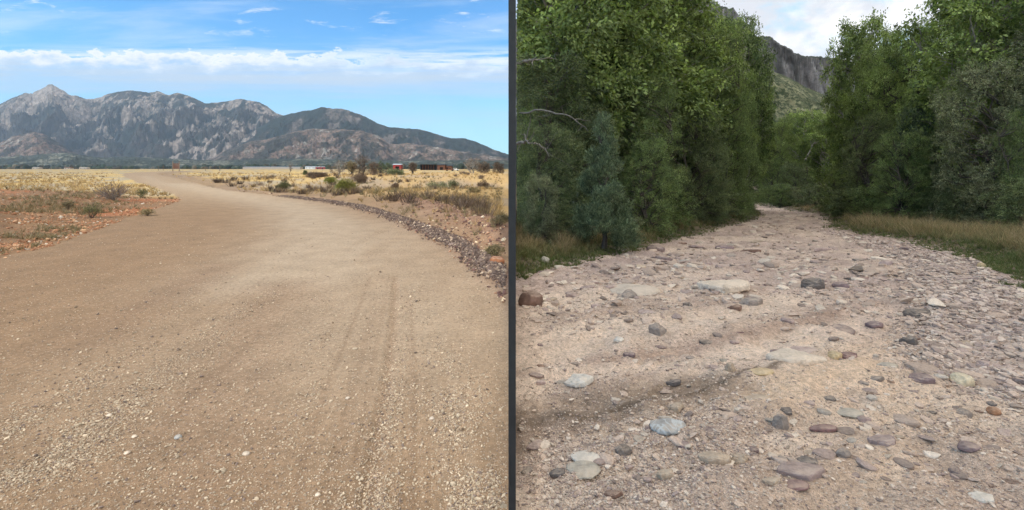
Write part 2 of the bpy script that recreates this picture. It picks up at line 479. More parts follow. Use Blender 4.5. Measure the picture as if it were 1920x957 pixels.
RUTS = [[GL(*p) for p in [(690, 957), (712, 800), (728, 700), (738, 600), (742, 520)]], [GL(*p) for p in [(250, 900), (420, 700), (560, 560), (640, 480)]]]
RUTS[0].insert(0, (-0.66, 1.2)); RUTS[1].insert(0, (-2.6, 1.6))
TRACKS = []
for q, (b, m1, m2, tp) in enumerate([(770, 775, 772, 765), (655, 690, 712, 728), (840, 815, 795, 778), (610, 662, 694, 716), (540, 615, 660, 694), (900, 855, 822, 795), (470, 560, 625, 672), (190, 380, 500, 600), (60, 280, 440, 560), (330, 470, 565, 635), (-120, 160, 360, 500)]):
    TRACKS.append(([GL(b, 1010), GL((b + m1) / 2, 830), GL(m1, 720), GL(m2, 610), GL(tp, 520)], (.022, .035, .03, .05)[q % 4], (.36, .25, .22, .30)[q % 4]))
WORN = [[GL(*p) for p in [(560, 520), (600, 480), (620, 430), (560, 390), (430, 363), (330, 345)]], [GL(*p) for p in [(690, 620), (700, 540), (690, 470), (640, 420)]], [GL(*p) for p in [(300, 345), (270, 330)]]]
DARK = [RUTS[0], [GL(*p) for p in [(330, 957), (400, 760), (480, 620), (530, 540)]], [GL(*p) for p in [(150, 640), (300, 560), (420, 500)]]]

def fan(sign, umax_dense, du, umax, ymax, cc=3.0, edge=0.0):
    us = list(np.arange(edge, umax_dense, du))
    d = du
    while us[-1] < umax: d *= 1.12; us.append(us[-1] + d)
    ys = [-2.4]
    while ys[-1] < 1.9: ys.append(ys[-1] + 0.12)
    while ys[-1] < ymax:
        y = ys[-1]; ys.append(y + min(max(y * y / 1440 * 1.9, 0.018), 0.06 * y))
    U, YY = np.meshgrid(np.array(us) * sign, np.array(ys))
    X = U * (YY + cc)
    n, m = U.shape
    i = np.arange(n * m).reshape(n, m)
    a, b, c, d_ = i[:-1, :-1].ravel(), i[:-1, 1:].ravel(), i[1:, 1:].ravel(), i[1:, :-1].ravel()
    Fc = np.stack([a, b, c, d_] if sign > 0 else [a, d_, c, b], 1)
    return X, YY, Fc, i

X, Y, Fc, idx = fan(-1, 1.12, 0.0030, 2.4, 5200)
z, c = left_surface(X, Y)
V = np.stack([X, Y, z], -1).reshape(-1, 3); c = c.reshape(-1, 3)
# earth face where the plain drops to the canyon side
e = idx[:, 0]; base_n = len(V)
Vs = V[e].copy(); Vs[:, 2] = -0.05 * np.clip(Vs[:, 1], 0, 80) - 1.0
V2 = np.concatenate([V, Vs]); c2 = np.concatenate([c, np.tile(C_BRN, (len(Vs), 1))])
k = np.arange(len(e) - 1)
Fs = np.stack([e[:-1], e[1:], base_n + k + 1, base_n + k], 1)
link('ground_plain', mesh_from('ground_plain', V2, np.concatenate([Fc, Fs]), M_road, c2), kind='structure')

# ------------------------------------------------------------------ ground: the canyon wash (X > 0)
wash_le = [GR(*p) for p in [(960, 526), (1040, 507), (1100, 492), (1200, 468), (1300, 445), (1380, 424), (1428, 410), (1440, 404), (1430, 396), (1408, 389), (1380, 384)]]
wash_re = [GR(*p) for p in [(1440, 384), (1452, 389), (1478, 396), (1530, 402), (1546, 410), (1546, 428), (1600, 439), (1700, 455), (1790, 476), (1850, 502), (1890, 527), (1960, 552), (2100, 600), (2400, 680)]]
wash_poly = wash_le + wash_re + [(25, -12), (-1, -12), (-1, wash_le[0][1])]
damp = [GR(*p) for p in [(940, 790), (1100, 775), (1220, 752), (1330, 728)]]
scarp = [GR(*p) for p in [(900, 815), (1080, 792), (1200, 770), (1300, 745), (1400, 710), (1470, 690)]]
sandstrip = [GR(*p) for p in [(1430, 760), (1560, 712), (1660, 660), (1745, 610), (1770, 560), (1700, 500)]]
sand2 = [GR(*p) for p in [(960, 660), (1150, 640), (1350, 600), (1480, 560)]]
redband = [GR(*p) for p in [(1120, 676), (1260, 650), (1400, 622), (1560, 590)]]
sand4 = [GR(*p) for p in [(980, 700), (1100, 712), (1250, 700), (1420, 672)]]
sand5 = [GR(*p) for p in [(1560, 957), (1680, 850), (1740, 760), (1740, 690)]]
sand3 = [GR(*p) for p in [(1050, 700), (1250, 680), (1430, 655), (1500, 610)]]
bar = [GR(*p) for p in [(1960, 700), (1880, 600), (1820, 530), (1740, 480), (1640, 448), (1560, 432)]]
C_SAND = np.array([0.66, 0.505, 0.385]); C_PINK = np.array([0.57, 0.425, 0.335]); C_PURP = np.array([0.36, 0.27, 0.235])
C_ORNG = np.array([0.66, 0.475, 0.33]); C_DAMP_SHADE = np.array([0.27, 0.195, 0.14])

def wash_z(X, Y): return -SL * np.clip(Y, -5, 62) - 0.012 * np.clip(Y - 62, 0, 100)

def wash_bands(X, Y):
    """long low ridges of flood-laid sediment"""
    c, s_ = math.cos(.42), math.sin(.42)
    p = X * c + Y * s_; q = -X * s_ + Y * c
    w = fbm(p * .5, q * .5, 3, 171) - .5
    return fbm(p * .45 + w, q * 2.3 + w * 3, 5, 173, .6)
def right_surface(X, Y, want_col=True):
    ins = inside(X, Y, wash_poly)
    ed = np.minimum(polydist(X, Y, wash_le), polydist(X, Y, wash_re))
    n1 = fbm(X * 0.6, Y * 0.6, 5, 103); n2 = fbm(X * 3.2, Y * 2.6, 5, 109); n3 = fbm(X * 12, Y * 10, 4, 113)
    z = wash_z(X, Y) + (n1 - 0.5) * 0.14 + (n2 - 0.5) * 0.10 + (n3 - 0.5) * 0.032
    n4 = wash_bands(X, Y)
    z = z + np.where(ins, (n4 - .5) * .19 * sst(X + .3 * Y, .2, 1.2), 0)
    z = z + np.where(ins, 0, 0.22 * sst(ed, 0, 1.6))
    dsc = polydist(X, Y, scarp)
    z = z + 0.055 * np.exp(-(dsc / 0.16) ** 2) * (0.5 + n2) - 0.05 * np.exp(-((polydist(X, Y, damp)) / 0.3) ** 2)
    sstrip = np.exp(-(polydist(X, Y, sandstrip) / 0.28) ** 2)
    z = z + 0.03 * sstrip
    if not want_col: return z
    g = n2[..., None]; h = n3[..., None]
    c = C_PINK * (0.72 + 0.36 * g + 0.24 * h)
    s = sst(n1 + 0.3 * (n2 - .5), 0.44, 0.58)[..., None]
    c = c * (1 - s) + C_SAND * (0.82 + 0.3 * h) * s
    dk4 = (sst(n4, .52, .64) * .62 * np.where(ins, 1, 0))[..., None]; lt4 = (sst(n4, .46, .34) if False else (1 - sst(n4, .34, .46)) * .65)[..., None]
    c = c * (1 - dk4) + np.array([.37, .26, .20]) * (.8 + .4 * h) * dk4
    c = c * (1 - lt4) + C_SAND * 1.08 * lt4
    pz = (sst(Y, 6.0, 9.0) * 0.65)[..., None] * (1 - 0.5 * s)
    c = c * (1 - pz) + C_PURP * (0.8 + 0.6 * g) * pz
    for pl, w, cc, am in ((sandstrip, 0.34, C_ORNG, 0.9), (sand2, 0.42, C_SAND, 0.8), (sand3, 0.26, C_SAND * 1.04, 0.8), (redband, .17, np.array([.37, .25, .185]), .75), (sand5, .30, C_ORNG * .95, .45)):
        m = (am * np.exp(-(polydist(X, Y, pl) / w) ** 2))[..., None]
        c = c * (1 - m) + cc * (0.88 + 0.2 * h) * m
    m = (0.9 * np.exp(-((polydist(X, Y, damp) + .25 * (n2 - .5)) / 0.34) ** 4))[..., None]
    c = c * (1 - m) + C_DAMP_SHADE * (0.8 + 0.4 * h) * m
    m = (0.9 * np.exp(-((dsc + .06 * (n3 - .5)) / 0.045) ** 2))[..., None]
    c = c * (1 - m) + C_DAMP_SHADE * 0.6 * m  # dark line paints the low scarp's shade into the ground colour
    m = (0.7 * np.exp(-(polydist(X, Y, bar) / 1.1) ** 4))[..., None]
    c = c * (1 - m) + C_PURP * (0.85 + 0.5 * h) * m
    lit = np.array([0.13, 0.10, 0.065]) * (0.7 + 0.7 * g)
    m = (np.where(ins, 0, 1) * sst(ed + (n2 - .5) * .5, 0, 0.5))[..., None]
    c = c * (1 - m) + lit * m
    return z, c

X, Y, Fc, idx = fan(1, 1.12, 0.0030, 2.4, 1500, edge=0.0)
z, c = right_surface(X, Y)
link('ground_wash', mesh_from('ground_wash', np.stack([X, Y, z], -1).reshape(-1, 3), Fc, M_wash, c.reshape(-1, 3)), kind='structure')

def zL(x, y): return float(left_surface(np.array([x]), np.array([y]), False)[0])
def zR(x, y): return float(right_surface(np.array([x]), np.array([y]), False)[0])

# ------------------------------------------------------------------ mountains beyond the plain
def terrain(name, prof, Yb, Yr, z0, cols, rows, spur, palette, seed, mat, back=0.5, sign_limit=None, cliff=None, rough=1.0):
    """heightfield hill: its crest follows the skyline, spurs and gullies run down to its foot"""
    px = np.array([p[0] for p in prof], float); pz = np.array([(316 - p[1]) * Yr / F + H for p in prof])
    us = np.linspace(px[0], px[-1], cols)
    crest = np.interp(us, px, pz)
    crest = crest + (fbm(us * 0.09, us * 0, 4, seed + 2, 0.65) - 0.5) * Yr * 0.0045 * (rough if not cliff else 3.2)
    T = np.linspace(0, 1 + back, rows)
    U, TT = np.meshgrid(us, T)
    YY = Yb + (Yr - Yb) * TT
    XX = (U - 960) / F * YY
    k = 900.0 / (Yr - Yb)
    wx = (fbm(XX * .004 * k, YY * .004 * k, 4, seed + 5) - 0.5) * 1.6
    A = ridged(XX * spur + wx, YY * spur * 0.35 + wx * 0.5, 5, seed)
    B = fbm(XX * spur * 4, YY * spur * 4, 6, seed + 50, 0.55)
    tt = np.clip(TT, 0, 1)
    p = np.clip(2.05 - 1.5 * A, 0.6, 2.2)
    if cliff:
        lo, hi, hfrac = cliff
        h1 = tt / hi * hfrac * (0.8 + 0.4 * B)
        jag = ridged(XX * spur * 5 + wx, YY * 0.0 + 0.5, 5, seed + 9, .65) * 0.16
        sh = np.where(tt < hi, h1 * 1.0, 0)
        prof_t = hfrac * (tt / hi) ** 1.2 * (1 - sst(tt, hi - .02, hi + .02))
        prof_t = np.where(tt < hi, hfrac * (tt / hi) ** 1.2, hfrac) + (1 - hfrac) * (0.45 * sst(tt + jag, hi, hi + 0.05) + 0.35 * sst(tt + jag * 1.4, hi + 0.11, hi + 0.17) + 0.20 * sst(tt, hi + .17, 1))
        hh = prof_t
    else:
        hh = 0.12 * tt + 0.88 * tt ** p
    z = z0 + (crest - z0) * hh
    z = z + (fbm(XX * spur * 14, YY * spur * 14, 4, seed + 61, .6) - .5) * (crest - z0) * .075 * np.sin(math.pi * tt) ** .6 * rough + (B - 0.5) * (crest - z0) * 0.26 * np.sin(math.pi * tt) ** 0.8 * rough + (A - 0.5) * (crest - z0) * 0.10 * np.sin(math.pi * tt)
    z = np.where(TT > 1, z0 + (crest - z0) * np.clip(1 - (TT - 1) * 1.4, 0, 1) + 0 * z, z)
    # nothing may rise over the skyline
    lim = H + (crest - H) * YY / Yr
    z = np.where(TT <= 1, np.minimum(z, lim - (1 - tt) * (crest - z0) * 0.02), z)
    n, m = U.shape
    i = np.arange(n * m).reshape(n, m)
    Fc = np.stack([i[:-1, :-1].ravel(), i[:-1, 1:].ravel(), i[1:, 1:].ravel(), i[1:, :-1].ravel()], 1)
    zx = np.gradient(z, axis=1) / (np.gradient(XX, axis=1) + 1e-9); zy = np.gradient(z, axis=0) / (np.gradient(YY, axis=0) + 1e-9)
    slope = np.hypot(zx, zy)
    c = palette(U, tt, A, B, slope, XX, YY, hh)
    me = mesh_from(name, np.stack([XX, YY, z], -1).reshape(-1, 3), Fc, mat, c.reshape(-1, 3))
    return link(name, me, kind='structure')

def mat_hill(name, s1, s2, amt, dots=0.0, dotc=(0.03, 0.045, 0.025, 1)):
    m, t, out = new_mat(name)
    P = pos(t); n = t.noise(P, s1, 7, 0.7); n2 = t.noise(P, s2, 4, 0.6)
    k = t.ss(n, 0.32, 0.68, 1 - amt, 1 + amt)
    c = t.mix(1.0, attr(t), t.xyz(k, k, k), 'MULTIPLY')
    if dots:
        c = t.mix(t.ss(n2, 0.48, 0.54, 0.0, dots), c, dotc)
    principled(t, out, c, 1.0, 0.05, t.math('ADD', n, t.math('MULTIPLY', n2, 0.4)), 0.8, 1.2 / s1 * 0.25)
    return m
M_mtn = mat_hill('mountain_rock', 0.02, 0.06, 0.35, 0.35)
M_foot = mat_hill('foothill', 0.03, 0.09, 0.30, 0.55)

G_DK = np.array([0.036, 0.044, 0.038]); G_SC = np.array([0.076, 0.066, 0.056]); G_ROCK = np.array([0.39, 0.31, 0.25]); G_BR = np.array([0.23, 0.155, 0.115])
def pal_main(U, tt, A, B, slope, XX, YY, hh):
    o = 0.5 * fbm(XX * .0065, YY * .0045, 6, 301, .62) + 0.5 * fbm(XX * .022, YY * .014, 5, 305, .65) + 0.10 * (A - 0.5) + 0.05 * sst(hh, .5, 1.0) - 0.05 * (1 - sst(hh, .15, .45))
    rock = sst(o, 0.556, 0.586)[..., None]
    q = fbm(XX * .045, YY * .03, 3, 309, .6)[..., None]
    rock = rock * (.45 + .55 * sst(q, .35, .55))
    peak = (np.exp(-((U - 95) / 75) ** 2) * sst(hh, .62, .8))[..., None]
    rock = np.clip(rock + peak * sst(o, .42, .52)[..., None], 0, 1)
    base = G_DK + (G_SC - G_DK) * sst(B, .4, .65)[..., None]
    lowm = (1 - sst(hh, .03, .22))[..., None]
    base = base * (1 - 0.5 * lowm) + G_SC * 1.3 * 0.5 * lowm
    return base * (1 - rock) + G_ROCK * (0.8 + 0.4 * B[..., None]) * rock
def pal_right(U, tt, A, B, slope, XX, YY, hh):
    o = fbm(XX * .010, YY * .007, 5, 331, .6)
    rock = (sst(o, 0.60, 0.66) * 0.5)[..., None]
    base = G_DK * 1.0 + (G_SC * 0.9 - G_DK) * sst(o, .42, .62)[..., None]
    return base * (1 - rock) + G_ROCK * 0.8 * rock
def pal_foot(U, tt, A, B, slope, XX, YY, hh):
    o = fbm(XX * .009, YY * .009, 6, 361, .6); q = fbm(XX * .022, YY * .022, 4, 371, .6)
    r = sst(.6 * o + .4 * q, 0.42, 0.54)[..., None]
    base = G_SC * (1 - r) + G_BR * (0.8 + 0.6 * B[..., None]) * r
    w = (sst(q, .58, .70) * sst(o, .45, .6))[..., None]
    base = base * (1 - w) + np.array([.42, .37, .30]) * w
    lowm = (1 - sst(hh, .10, .35))[..., None]
    return base * (1 - .6 * lowm) + G_DK * 1.5 * .6 * lowm
def pal_low(U, tt, A, B, slope, XX, YY, hh):
    o = fbm(XX * .02, YY * .012, 5, 391, .6)
    w = sst(o, .55, .68)[..., None] * 0.7
    return np.array([.075, .080, .060]) * (0.7 + .6 * B[..., None]) * (1 - w) + np.array([.34, .31, .22]) * w

P_main = [(-330, 250), (-180, 215), (-60, 205), (0, 195), (26, 183), (47, 174), (61, 175), (63, 172), (81, 165), (89, 158.5), (97, 157), (104, 161), (115, 168), (128, 177), (146, 180), (162, 186), (180, 185), (198, 178), (222, 171.8), (240, 169.7), (261, 170.5), (277, 173), (295, 171), (306, 175), (316, 178), (329, 174.4), (347, 177.5), (366, 185), (384, 194), (407, 193), (428, 190), (452, 185), (468, 188), (486, 191), (500, 199), (514, 210.5), (532, 217), (560, 235), (600, 262), (640, 290), (700, 308)]
P_right = [(330, 312), (380, 296), (430, 272), (480, 243), (515, 222), (532, 216.4), (543, 213), (567, 208), (583, 207), (604, 200), (620, 202.6), (636, 203), (654, 206.6), (676, 214.5), (702, 228), (729, 239), (755, 240), (782, 242), (808, 247.7), (835, 257), (848, 259), (872, 258.6), (896, 267.6), (923, 279.6), (952, 289), (1010, 303), (1060, 312)]
P_foot = [(370, 306), (400, 296), (420, 283), (450, 273), (476, 263.7), (500, 262), (525, 254), (551, 247.7), (577, 242), (615, 242), (650, 243), (678, 245), (715, 257), (731, 271), (763, 269), (795, 271.6), (848, 281), (901, 289), (952, 297), (1010, 308)]
P_footl = [(-200, 262), (-80, 260), (0, 268), (23, 255), (65, 247.6), (86, 253), (110, 268), (136, 284), (162, 295), (200, 303)]
P_low = [(-260, 300), (-60, 300), (40, 292), (120, 286), (190, 296), (260, 294), (330, 298), (420, 301), (520, 298), (640, 300), (760, 302), (880, 300), (1010, 303)]
terrain('mountain_range', P_main, 2900, 4300, 0, 1150, 230, 0.0030, pal_main, 71, M_mtn)
terrain('mountain_shoulder', P_right, 2700, 3500, 0, 820, 170, 0.0034, pal_right, 83, M_mtn)
terrain('foothills', P_foot, 2150, 2620, 0, 700, 140, 0.0060, pal_foot, 97, M_foot)
terrain('foothills_west', P_footl, 2150, 2620, 0, 420, 130, 0.0060, pal_foot, 107, M_foot)
terrain('low_hills', P_low, 1500, 2050, -1, 900, 70, 0.010, pal_low, 117, M_foot)

# ------------------------------------------------------------------ canyon cliff and brushy slope
def pal_cliff(U, tt, A, B, slope, XX, YY, hh):
    o = fbm(XX * .045, YY * .01 + hh * 3, 5, 411, .6)[..., None]
    st = fbm(XX * .09, hh * 6, 4, 417, .6)[..., None]
    rock = np.array([.25, .235, .24]) * (0.30 + 1.0 * sst(.5 * o + .5 * st, .36, .64))
    steep = sst(slope, .7, 1.3)[..., None]
    veg = np.array([.050, .064, .040]) * (.8 + .5 * B[..., None])
    vg = np.clip((1 - steep) * sst(o, .38, .55) + .12, 0, 1)
    return rock * (1 - vg) + veg * vg
def pal_slope(U, tt, A, B, slope, XX, YY, hh):
    o = fbm(XX * .10, YY * .08, 5, 431, .6)[..., None]
    return np.array([.185, .185, .115]) * (.7 + .6 * B[..., None]) * (1 - sst(o, .45, .6)) + np.array([.10, .11, .065]) * sst(o, .45, .6)
M_cliff = mat_hill('cliff_rock', 0.07, 0.2, 0.35, 0.0)
M_slope = mat_hill('brushy_slope', 0.20, 0.36, 0.35, 0.92, (0.040, 0.055, 0.030, 1))
P_cliff = [(965, 40), (1060, -40), (1150, -95), (1230, -60), (1290, -8), (1330, 0), (1345, 9), (1375, 17), (1388, 34), (1400, 50), (1412, 66), (1440, 67), (1462, 80), (1490, 100), (1520, 104), (1560, 110), (1580, 118), (1640, 126), (1750, 150), (1900, 190), (2100, 230)]
P_slope = [(975, 100), (1100, 60), (1300, 85), (1370, 103), (1410, 118), (1440, 130), (1480, 146), (1510, 163), (1550, 180), (1600, 203), (1700, 240), (1850, 280), (2050, 300)]
terrain('canyon_cliff', P_cliff, 560, 980, -8, 760, 220, 0.011, pal_cliff, 127, M_cliff, cliff=(0, .50, .50), rough=0.6)
terrain('brushy_slope', P_slope, 150, 480, -5, 520, 200, 0.012, pal_slope, 137, M_slope, rough=0.5)

# ------------------------------------------------------------------ the cloud added out of view to shade the canyon side
def blocker_height(y): return 22.0 + 0.62 * max(0.0, y)
def make_blocker():
    ys = [-60 + 4 * i for i in range(24)] + [40 * 1.12 ** i for i in range(28)]
    rows = []
    kx = math.sin(R(SUN_AZ)) / math.tan(R(SUN_EL))
    n = 26
    V = []; 
    for lay in (0, 1):
        for y in ys:
            h = blocker_height(y)
            x0 = -h * kx - 0.06  # edge shaped so the sun is cut off along the seam
            x1 = 60 + 1.9 * max(0, y)
            for j in range(n):
                u = (j / (n - 1)) ** 1.5
                x = x0 + (x1 - x0) * u
                thick = (0.6 + 0.06 * h) * min(1, j / 4) * (0.6 + 0.8 * float(vn(x / h * 2.0, y / h * 2.0, 5)))
                V.append((x, y, h + (thick if lay else -0.0) + (0.02 if lay else 0)))
    m = len(ys); Fc = []
    for lay in (0, 1):
        o = lay * m * n
        for i in range(m - 1):
            for j in range(n - 1):
                q = [o + i * n + j, o + i * n + j + 1, o + (i + 1) * n + j + 1, o + (i + 1) * n + j]
                Fc.append(q if lay else q[::-1])
    for i in range(m - 1):
        for j in (0, n - 1):
            Fc.append([i * n + j, (i + 1) * n + j, m * n + (i + 1) * n + j, m * n + i * n + j])
    for j in range(n - 1):
        for i in (0, m - 1):
            Fc.append([i * n + j, i * n + j + 1, m * n + i * n + j + 1, m * n + i * n + j])
    mt, t, out = new_mat('sun_blocker')
    tr = t.node('ShaderNodeBsdfTranslucent'); tr.inputs[0].default_value = (1.0, 0.965, 0.91, 1)  # passes the blocked sunlight on as soft fill
    t.l.new(tr.outputs[0], out.inputs[0])
    link('sun_blocker', mesh_from('sun_blocker', V, Fc, mt), kind='structure')
make_blocker()


# ------------------------------------------------------------------ the dark post added as the dividing line between the two places
pt = thing('divider_bar', 'added tall slim square dark grey post between the gravel road and the rocky wash', 'post', (0, 2.1, 0))
M_divider = mat_plain('divider_grey', (0.030, 0.031, 0.033), 0.6, 0.12, 30, 0.0, 0.3, 0.001)
def divider_parts():
    w = 0.0162; x0 = 0.0006
    mb = MB()
    b = 0.0022                                   # arrises eased by a small chamfer
    ring = [(-w + b, -w), (w - b, -w), (w, -w + b), (w, w - b), (w - b, w), (-w + b, w), (-w, w - b), (-w, -w + b)]
    V = [(x0 + x, y, z) for z in (-0.12, 2.72) for x, y in ring]
    Fc = [(i, (i + 1) % 8, 8 + (i + 1) % 8, 8 + i) for i in range(8)] + [(8, 9, 10, 11), (11, 12, 15, 8), (12, 13, 14, 15)]
    mb.add(V, Fc)
    link('shaft', mb.mesh('shaft', M_divider), pt)
    mb = MB(); mb.box(x0 - w - .004, x0 + w + .004, -w - .004, w + .004, 2.722, 2.735)
    link('cap', mb.mesh('cap', M_divider), pt)
    mb = MB(); mb.box(x0 - .06, x0 + .06, -.06, .06, -.13, -.005)
    link('footing', mb.mesh('footing', mat_plain('concrete', (.3, .29, .27))), pt)
divider_parts()

# ------------------------------------------------------------------ stones
def ico(sub):
    import bmesh
    bm = bmesh.new(); bmesh.ops.create_icosphere(bm, subdivisions=sub, radius=1)
    V = np.array([v.co[:] for v in bm.verts]); Fc = np.array([[v.index for v in f.verts] for f in bm.faces]); bm.free()
    return V, Fc
ICO1, ICO2, ICO3 = ico(1), ico(2), ico(4)

def stone_shape(base, seed, flat=0.5, long=1.4, cuts=9, cut_lo=0.62, bump=0.05, round_=False):
    r = np.random.default_rng(seed)
    V = base[0].copy()
    V = np.sign(V) * np.abs(V) ** (1.0 if round_ else .62); V /= np.abs(V).max()
    for _ in range(cuts):
        n = r.normal(size=3); n /= np.linalg.norm(n)
        d = r.uniform(cut_lo, 0.92)
        over = np.maximum(V @ n - d, 0)
        V -= over[:, None] * n * (1.0 if not round_ else 0.6)
    n1 = fbm(V[:, 0] * 1.7 + seed, V[:, 1] * 1.7 + V[:, 2] * 1.3, 5, seed)
    V *= (1 + (n1[:, None] - 0.5) * bump * 4)
    V[:, 0] *= long; V[:, 2] *= flat
    return V, base[1]

def scatter_mesh(name, temps, P, S, mat, col, tilt=0.25, seed=1, smooth=False, sink=0.3, **props):
    r = np.random.default_rng(seed)
    n = len(P); which = r.integers(0, len(temps), n)
    rz = r.uniform(0, 2 * math.pi, n); tx = r.normal(0, tilt, n); ty = r.normal(0, tilt, n)
    Vs, Fs, Cs, off = [], [], [], 0
    for k, (tv, tf) in enumerate(temps):
        ii = np.where(which == k)[0]
        if not len(ii): continue
        v = tv[None] * S[ii][:, None, None]
        cx, sx = np.cos(tx[ii])[:, None], np.sin(tx[ii])[:, None]
        x, y, z = v[..., 0], v[..., 1], v[..., 2]
        y, z = y * cx - z * sx, y * sx + z * cx
        cy, sy = np.cos(ty[ii])[:, None], np.sin(ty[ii])[:, None]
        x, z = x * cy + z * sy, -x * sy + z * cy
        c, s = np.cos(rz[ii])[:, None], np.sin(rz[ii])[:, None]
        x, y = x * c - y * s, x * s + y * c
        h = tv[:, 2].max() * S[ii]
        v = np.stack([x + P[ii, 0:1], y + P[ii, 1:2], z + P[ii, 2:3] + (h * (1 - 2 * sink))[:, None]], -1)
        m = len(tv)
        Vs.append(v.reshape(-1, 3)); Fs.append((tf[None] + (np.arange(len(ii)) * m)[:, None, None]).reshape(-1, 3) + off)
        Cs.append(np.repeat(col[ii], m, 0)); off += len(ii) * m
    me = mesh_from(name, np.concatenate(Vs), np.concatenate(Fs), mat, np.concatenate(Cs), smooth)
    return link(name, me, **props)

def slab_shape(seed, base, sharp=.45):
    """a broken slab: flat top, steep chipped sides, an uneven many-cornered outline"""
    r = np.random.default_rng(seed); V = base[0].copy()
    k = int(r.integers(6, 10)); a = np.sort(r.uniform(0, 2 * math.pi, k)); a = np.arange(k) * 2 * math.pi / k + (a - a.mean()) * 0 + r.uniform(-.3, .3, k)
    rad = r.uniform(.68, 1.0, k); P = np.stack([np.cos(a) * rad, np.sin(a) * rad], 1)
    th = np.arctan2(V[:, 1], V[:, 0]); rho = np.hypot(V[:, 0], V[:, 1]); D = np.stack([np.cos(th), np.sin(th)], 1)
    out = np.full(len(V), 9.0)
    for i in range(k):
        p, q = P[i], P[(i + 1) % k]; n = np.array([q[1] - p[1], -(q[0] - p[0])]); n /= np.linalg.norm(n); d = p @ n
        c = D @ n; out = np.minimum(out, np.where(c > 1e-3, d / np.maximum(c, 1e-3), 9))
    nr = rho ** sharp * np.minimum(out, 1.1)
    z = np.sign(V[:, 2]) * np.abs(V[:, 2]) ** .42
    n1 = fbm(D[:, 0] * nr * 2.2 + seed, D[:, 1] * nr * 2.2 + V[:, 2], 5, seed)
    n2 = fbm(D[:, 0] * nr * 6 + seed, D[:, 1] * nr * 6 + V[:, 2] * 2, 4, seed + 4)
    W = np.stack([D[:, 0] * nr, D[:, 1] * nr, z * (.72 + .55 * n1)], 1)
    # chipped layers step down on one side
    d = r.normal(size=2); d /= np.linalg.norm(d); t = W[:, :2] @ d
    W[:, 2] -= np.where(W[:, 2] > 0, .35 * sst(t + .35 * (n2 - .5), .18, .26) + .3 * sst(t + .3 * (n1 - .5), .5, .56), 0)
    W[:, :2] *= (1 + .10 * (n2[:, None] - .5))
    W[:, 2] += (n2 - .5) * .16
    return W, base[1]
PEB = [stone_shape(ICO1, 500 + i, r_, l_, 5, .6, .05) for i, (r_, l_) in enumerate([(.7, 1.2), (.55, 1.5), (.8, 1.1), (.5, 1.3), (.65, 1.7)])]
PEBF = [stone_shape(ICO1, 540 + i, r_, l_, 5, .55, .05) for i, (r_, l_) in enumerate([(.45, 1.3), (.3, 1.5), (.6, 1.1), (.35, 1.2), (.4, 1.7)])]
FLAT = [stone_shape(ICO2, 520 + i, r_, l_, 9, .5, .05) for i, (r_, l_) in enumerate([(.42, 1.6), (.5, 1.3)])]

def pick_ground(n, ylo, yhi, side, seed, power=1.0):
    """points spread evenly over the picture of the ground"""
    r = np.random.default_rng(seed)
    q = r.uniform(0, 1, n)
    a, b = 1 / yhi ** power, 1 / ylo ** power
    Y = (a + (b - a) * q) ** (-1 / power)
    U = r.uniform(0.0, 1.30, n)
    return side * U * Y, Y, r

# --- pebbles of the gravel road
def road_pebbles():
    X, Y, r = pick_ground(230000, 2.15, 14.0, -1, 601, 0.8)
    ins = inside(X, Y, road_poly) & (X < -0.012 * Y)
    dens = 0.07 + 0.12 * fbm(X * 1.2, Y * .7, 4, 611)
    patch = fbm(X * 5, Y * 3, 3, 613)
    for pl, w, k in BANDS: dens = np.maximum(dens, k * np.exp(-(polydist(X, Y, pl) / w) ** 2) * sst(patch, .3, .62) * 1.25)
    keep = ins & (r.uniform(0, 1, len(X)) < dens) 
    X, Y = X[keep], Y[keep]
    z = left_surface(X, Y, False)
    n = len(X)
    S = np.exp(r.normal(math.log(0.0031), 0.45, n)) * (0.8 + 0.035 * Y * 1.0)
    S = np.clip(S, 0.0015, 0.016)
    t = r.uniform(0, 1, (n, 1)); b = r.uniform(.65, 1.25, (n, 1))
    col = np.where(t < .60, np.array([[.47, .375, .27]]), np.where(t < .86, np.array([[.33, .24, .165]]), np.array([[.20, .15, .125]]))) * b
    scatter_mesh('road_gravel', PEB, np.stack([X, Y, z], 1), S, M_peb, col, 0.5, 3, False, 0.22, kind='stuff')
    return n
BANDS = [([GL(*p) for p in [(-60, 900), (120, 860), (230, 760), (330, 690), (420, 610), (520, 540)]], .20, .9),
         ([GL(*p) for p in [(-40, 830), (100, 760), (250, 650), (380, 560)]], .22, .5),
         ([GL(*p) for p in [(700, 990), (715, 880), (735, 760), (745, 640), (740, 560)]], .10, .65),
         ([GL(*p) for p in [(900, 1000), (880, 880), (850, 740), (800, 620), (760, 540)]], .22, .75),
         ([GL(*p) for p in [(620, 1000), (560, 840), (590, 700), (620, 560)]], .14, .35)]
print('road pebbles', road_pebbles())

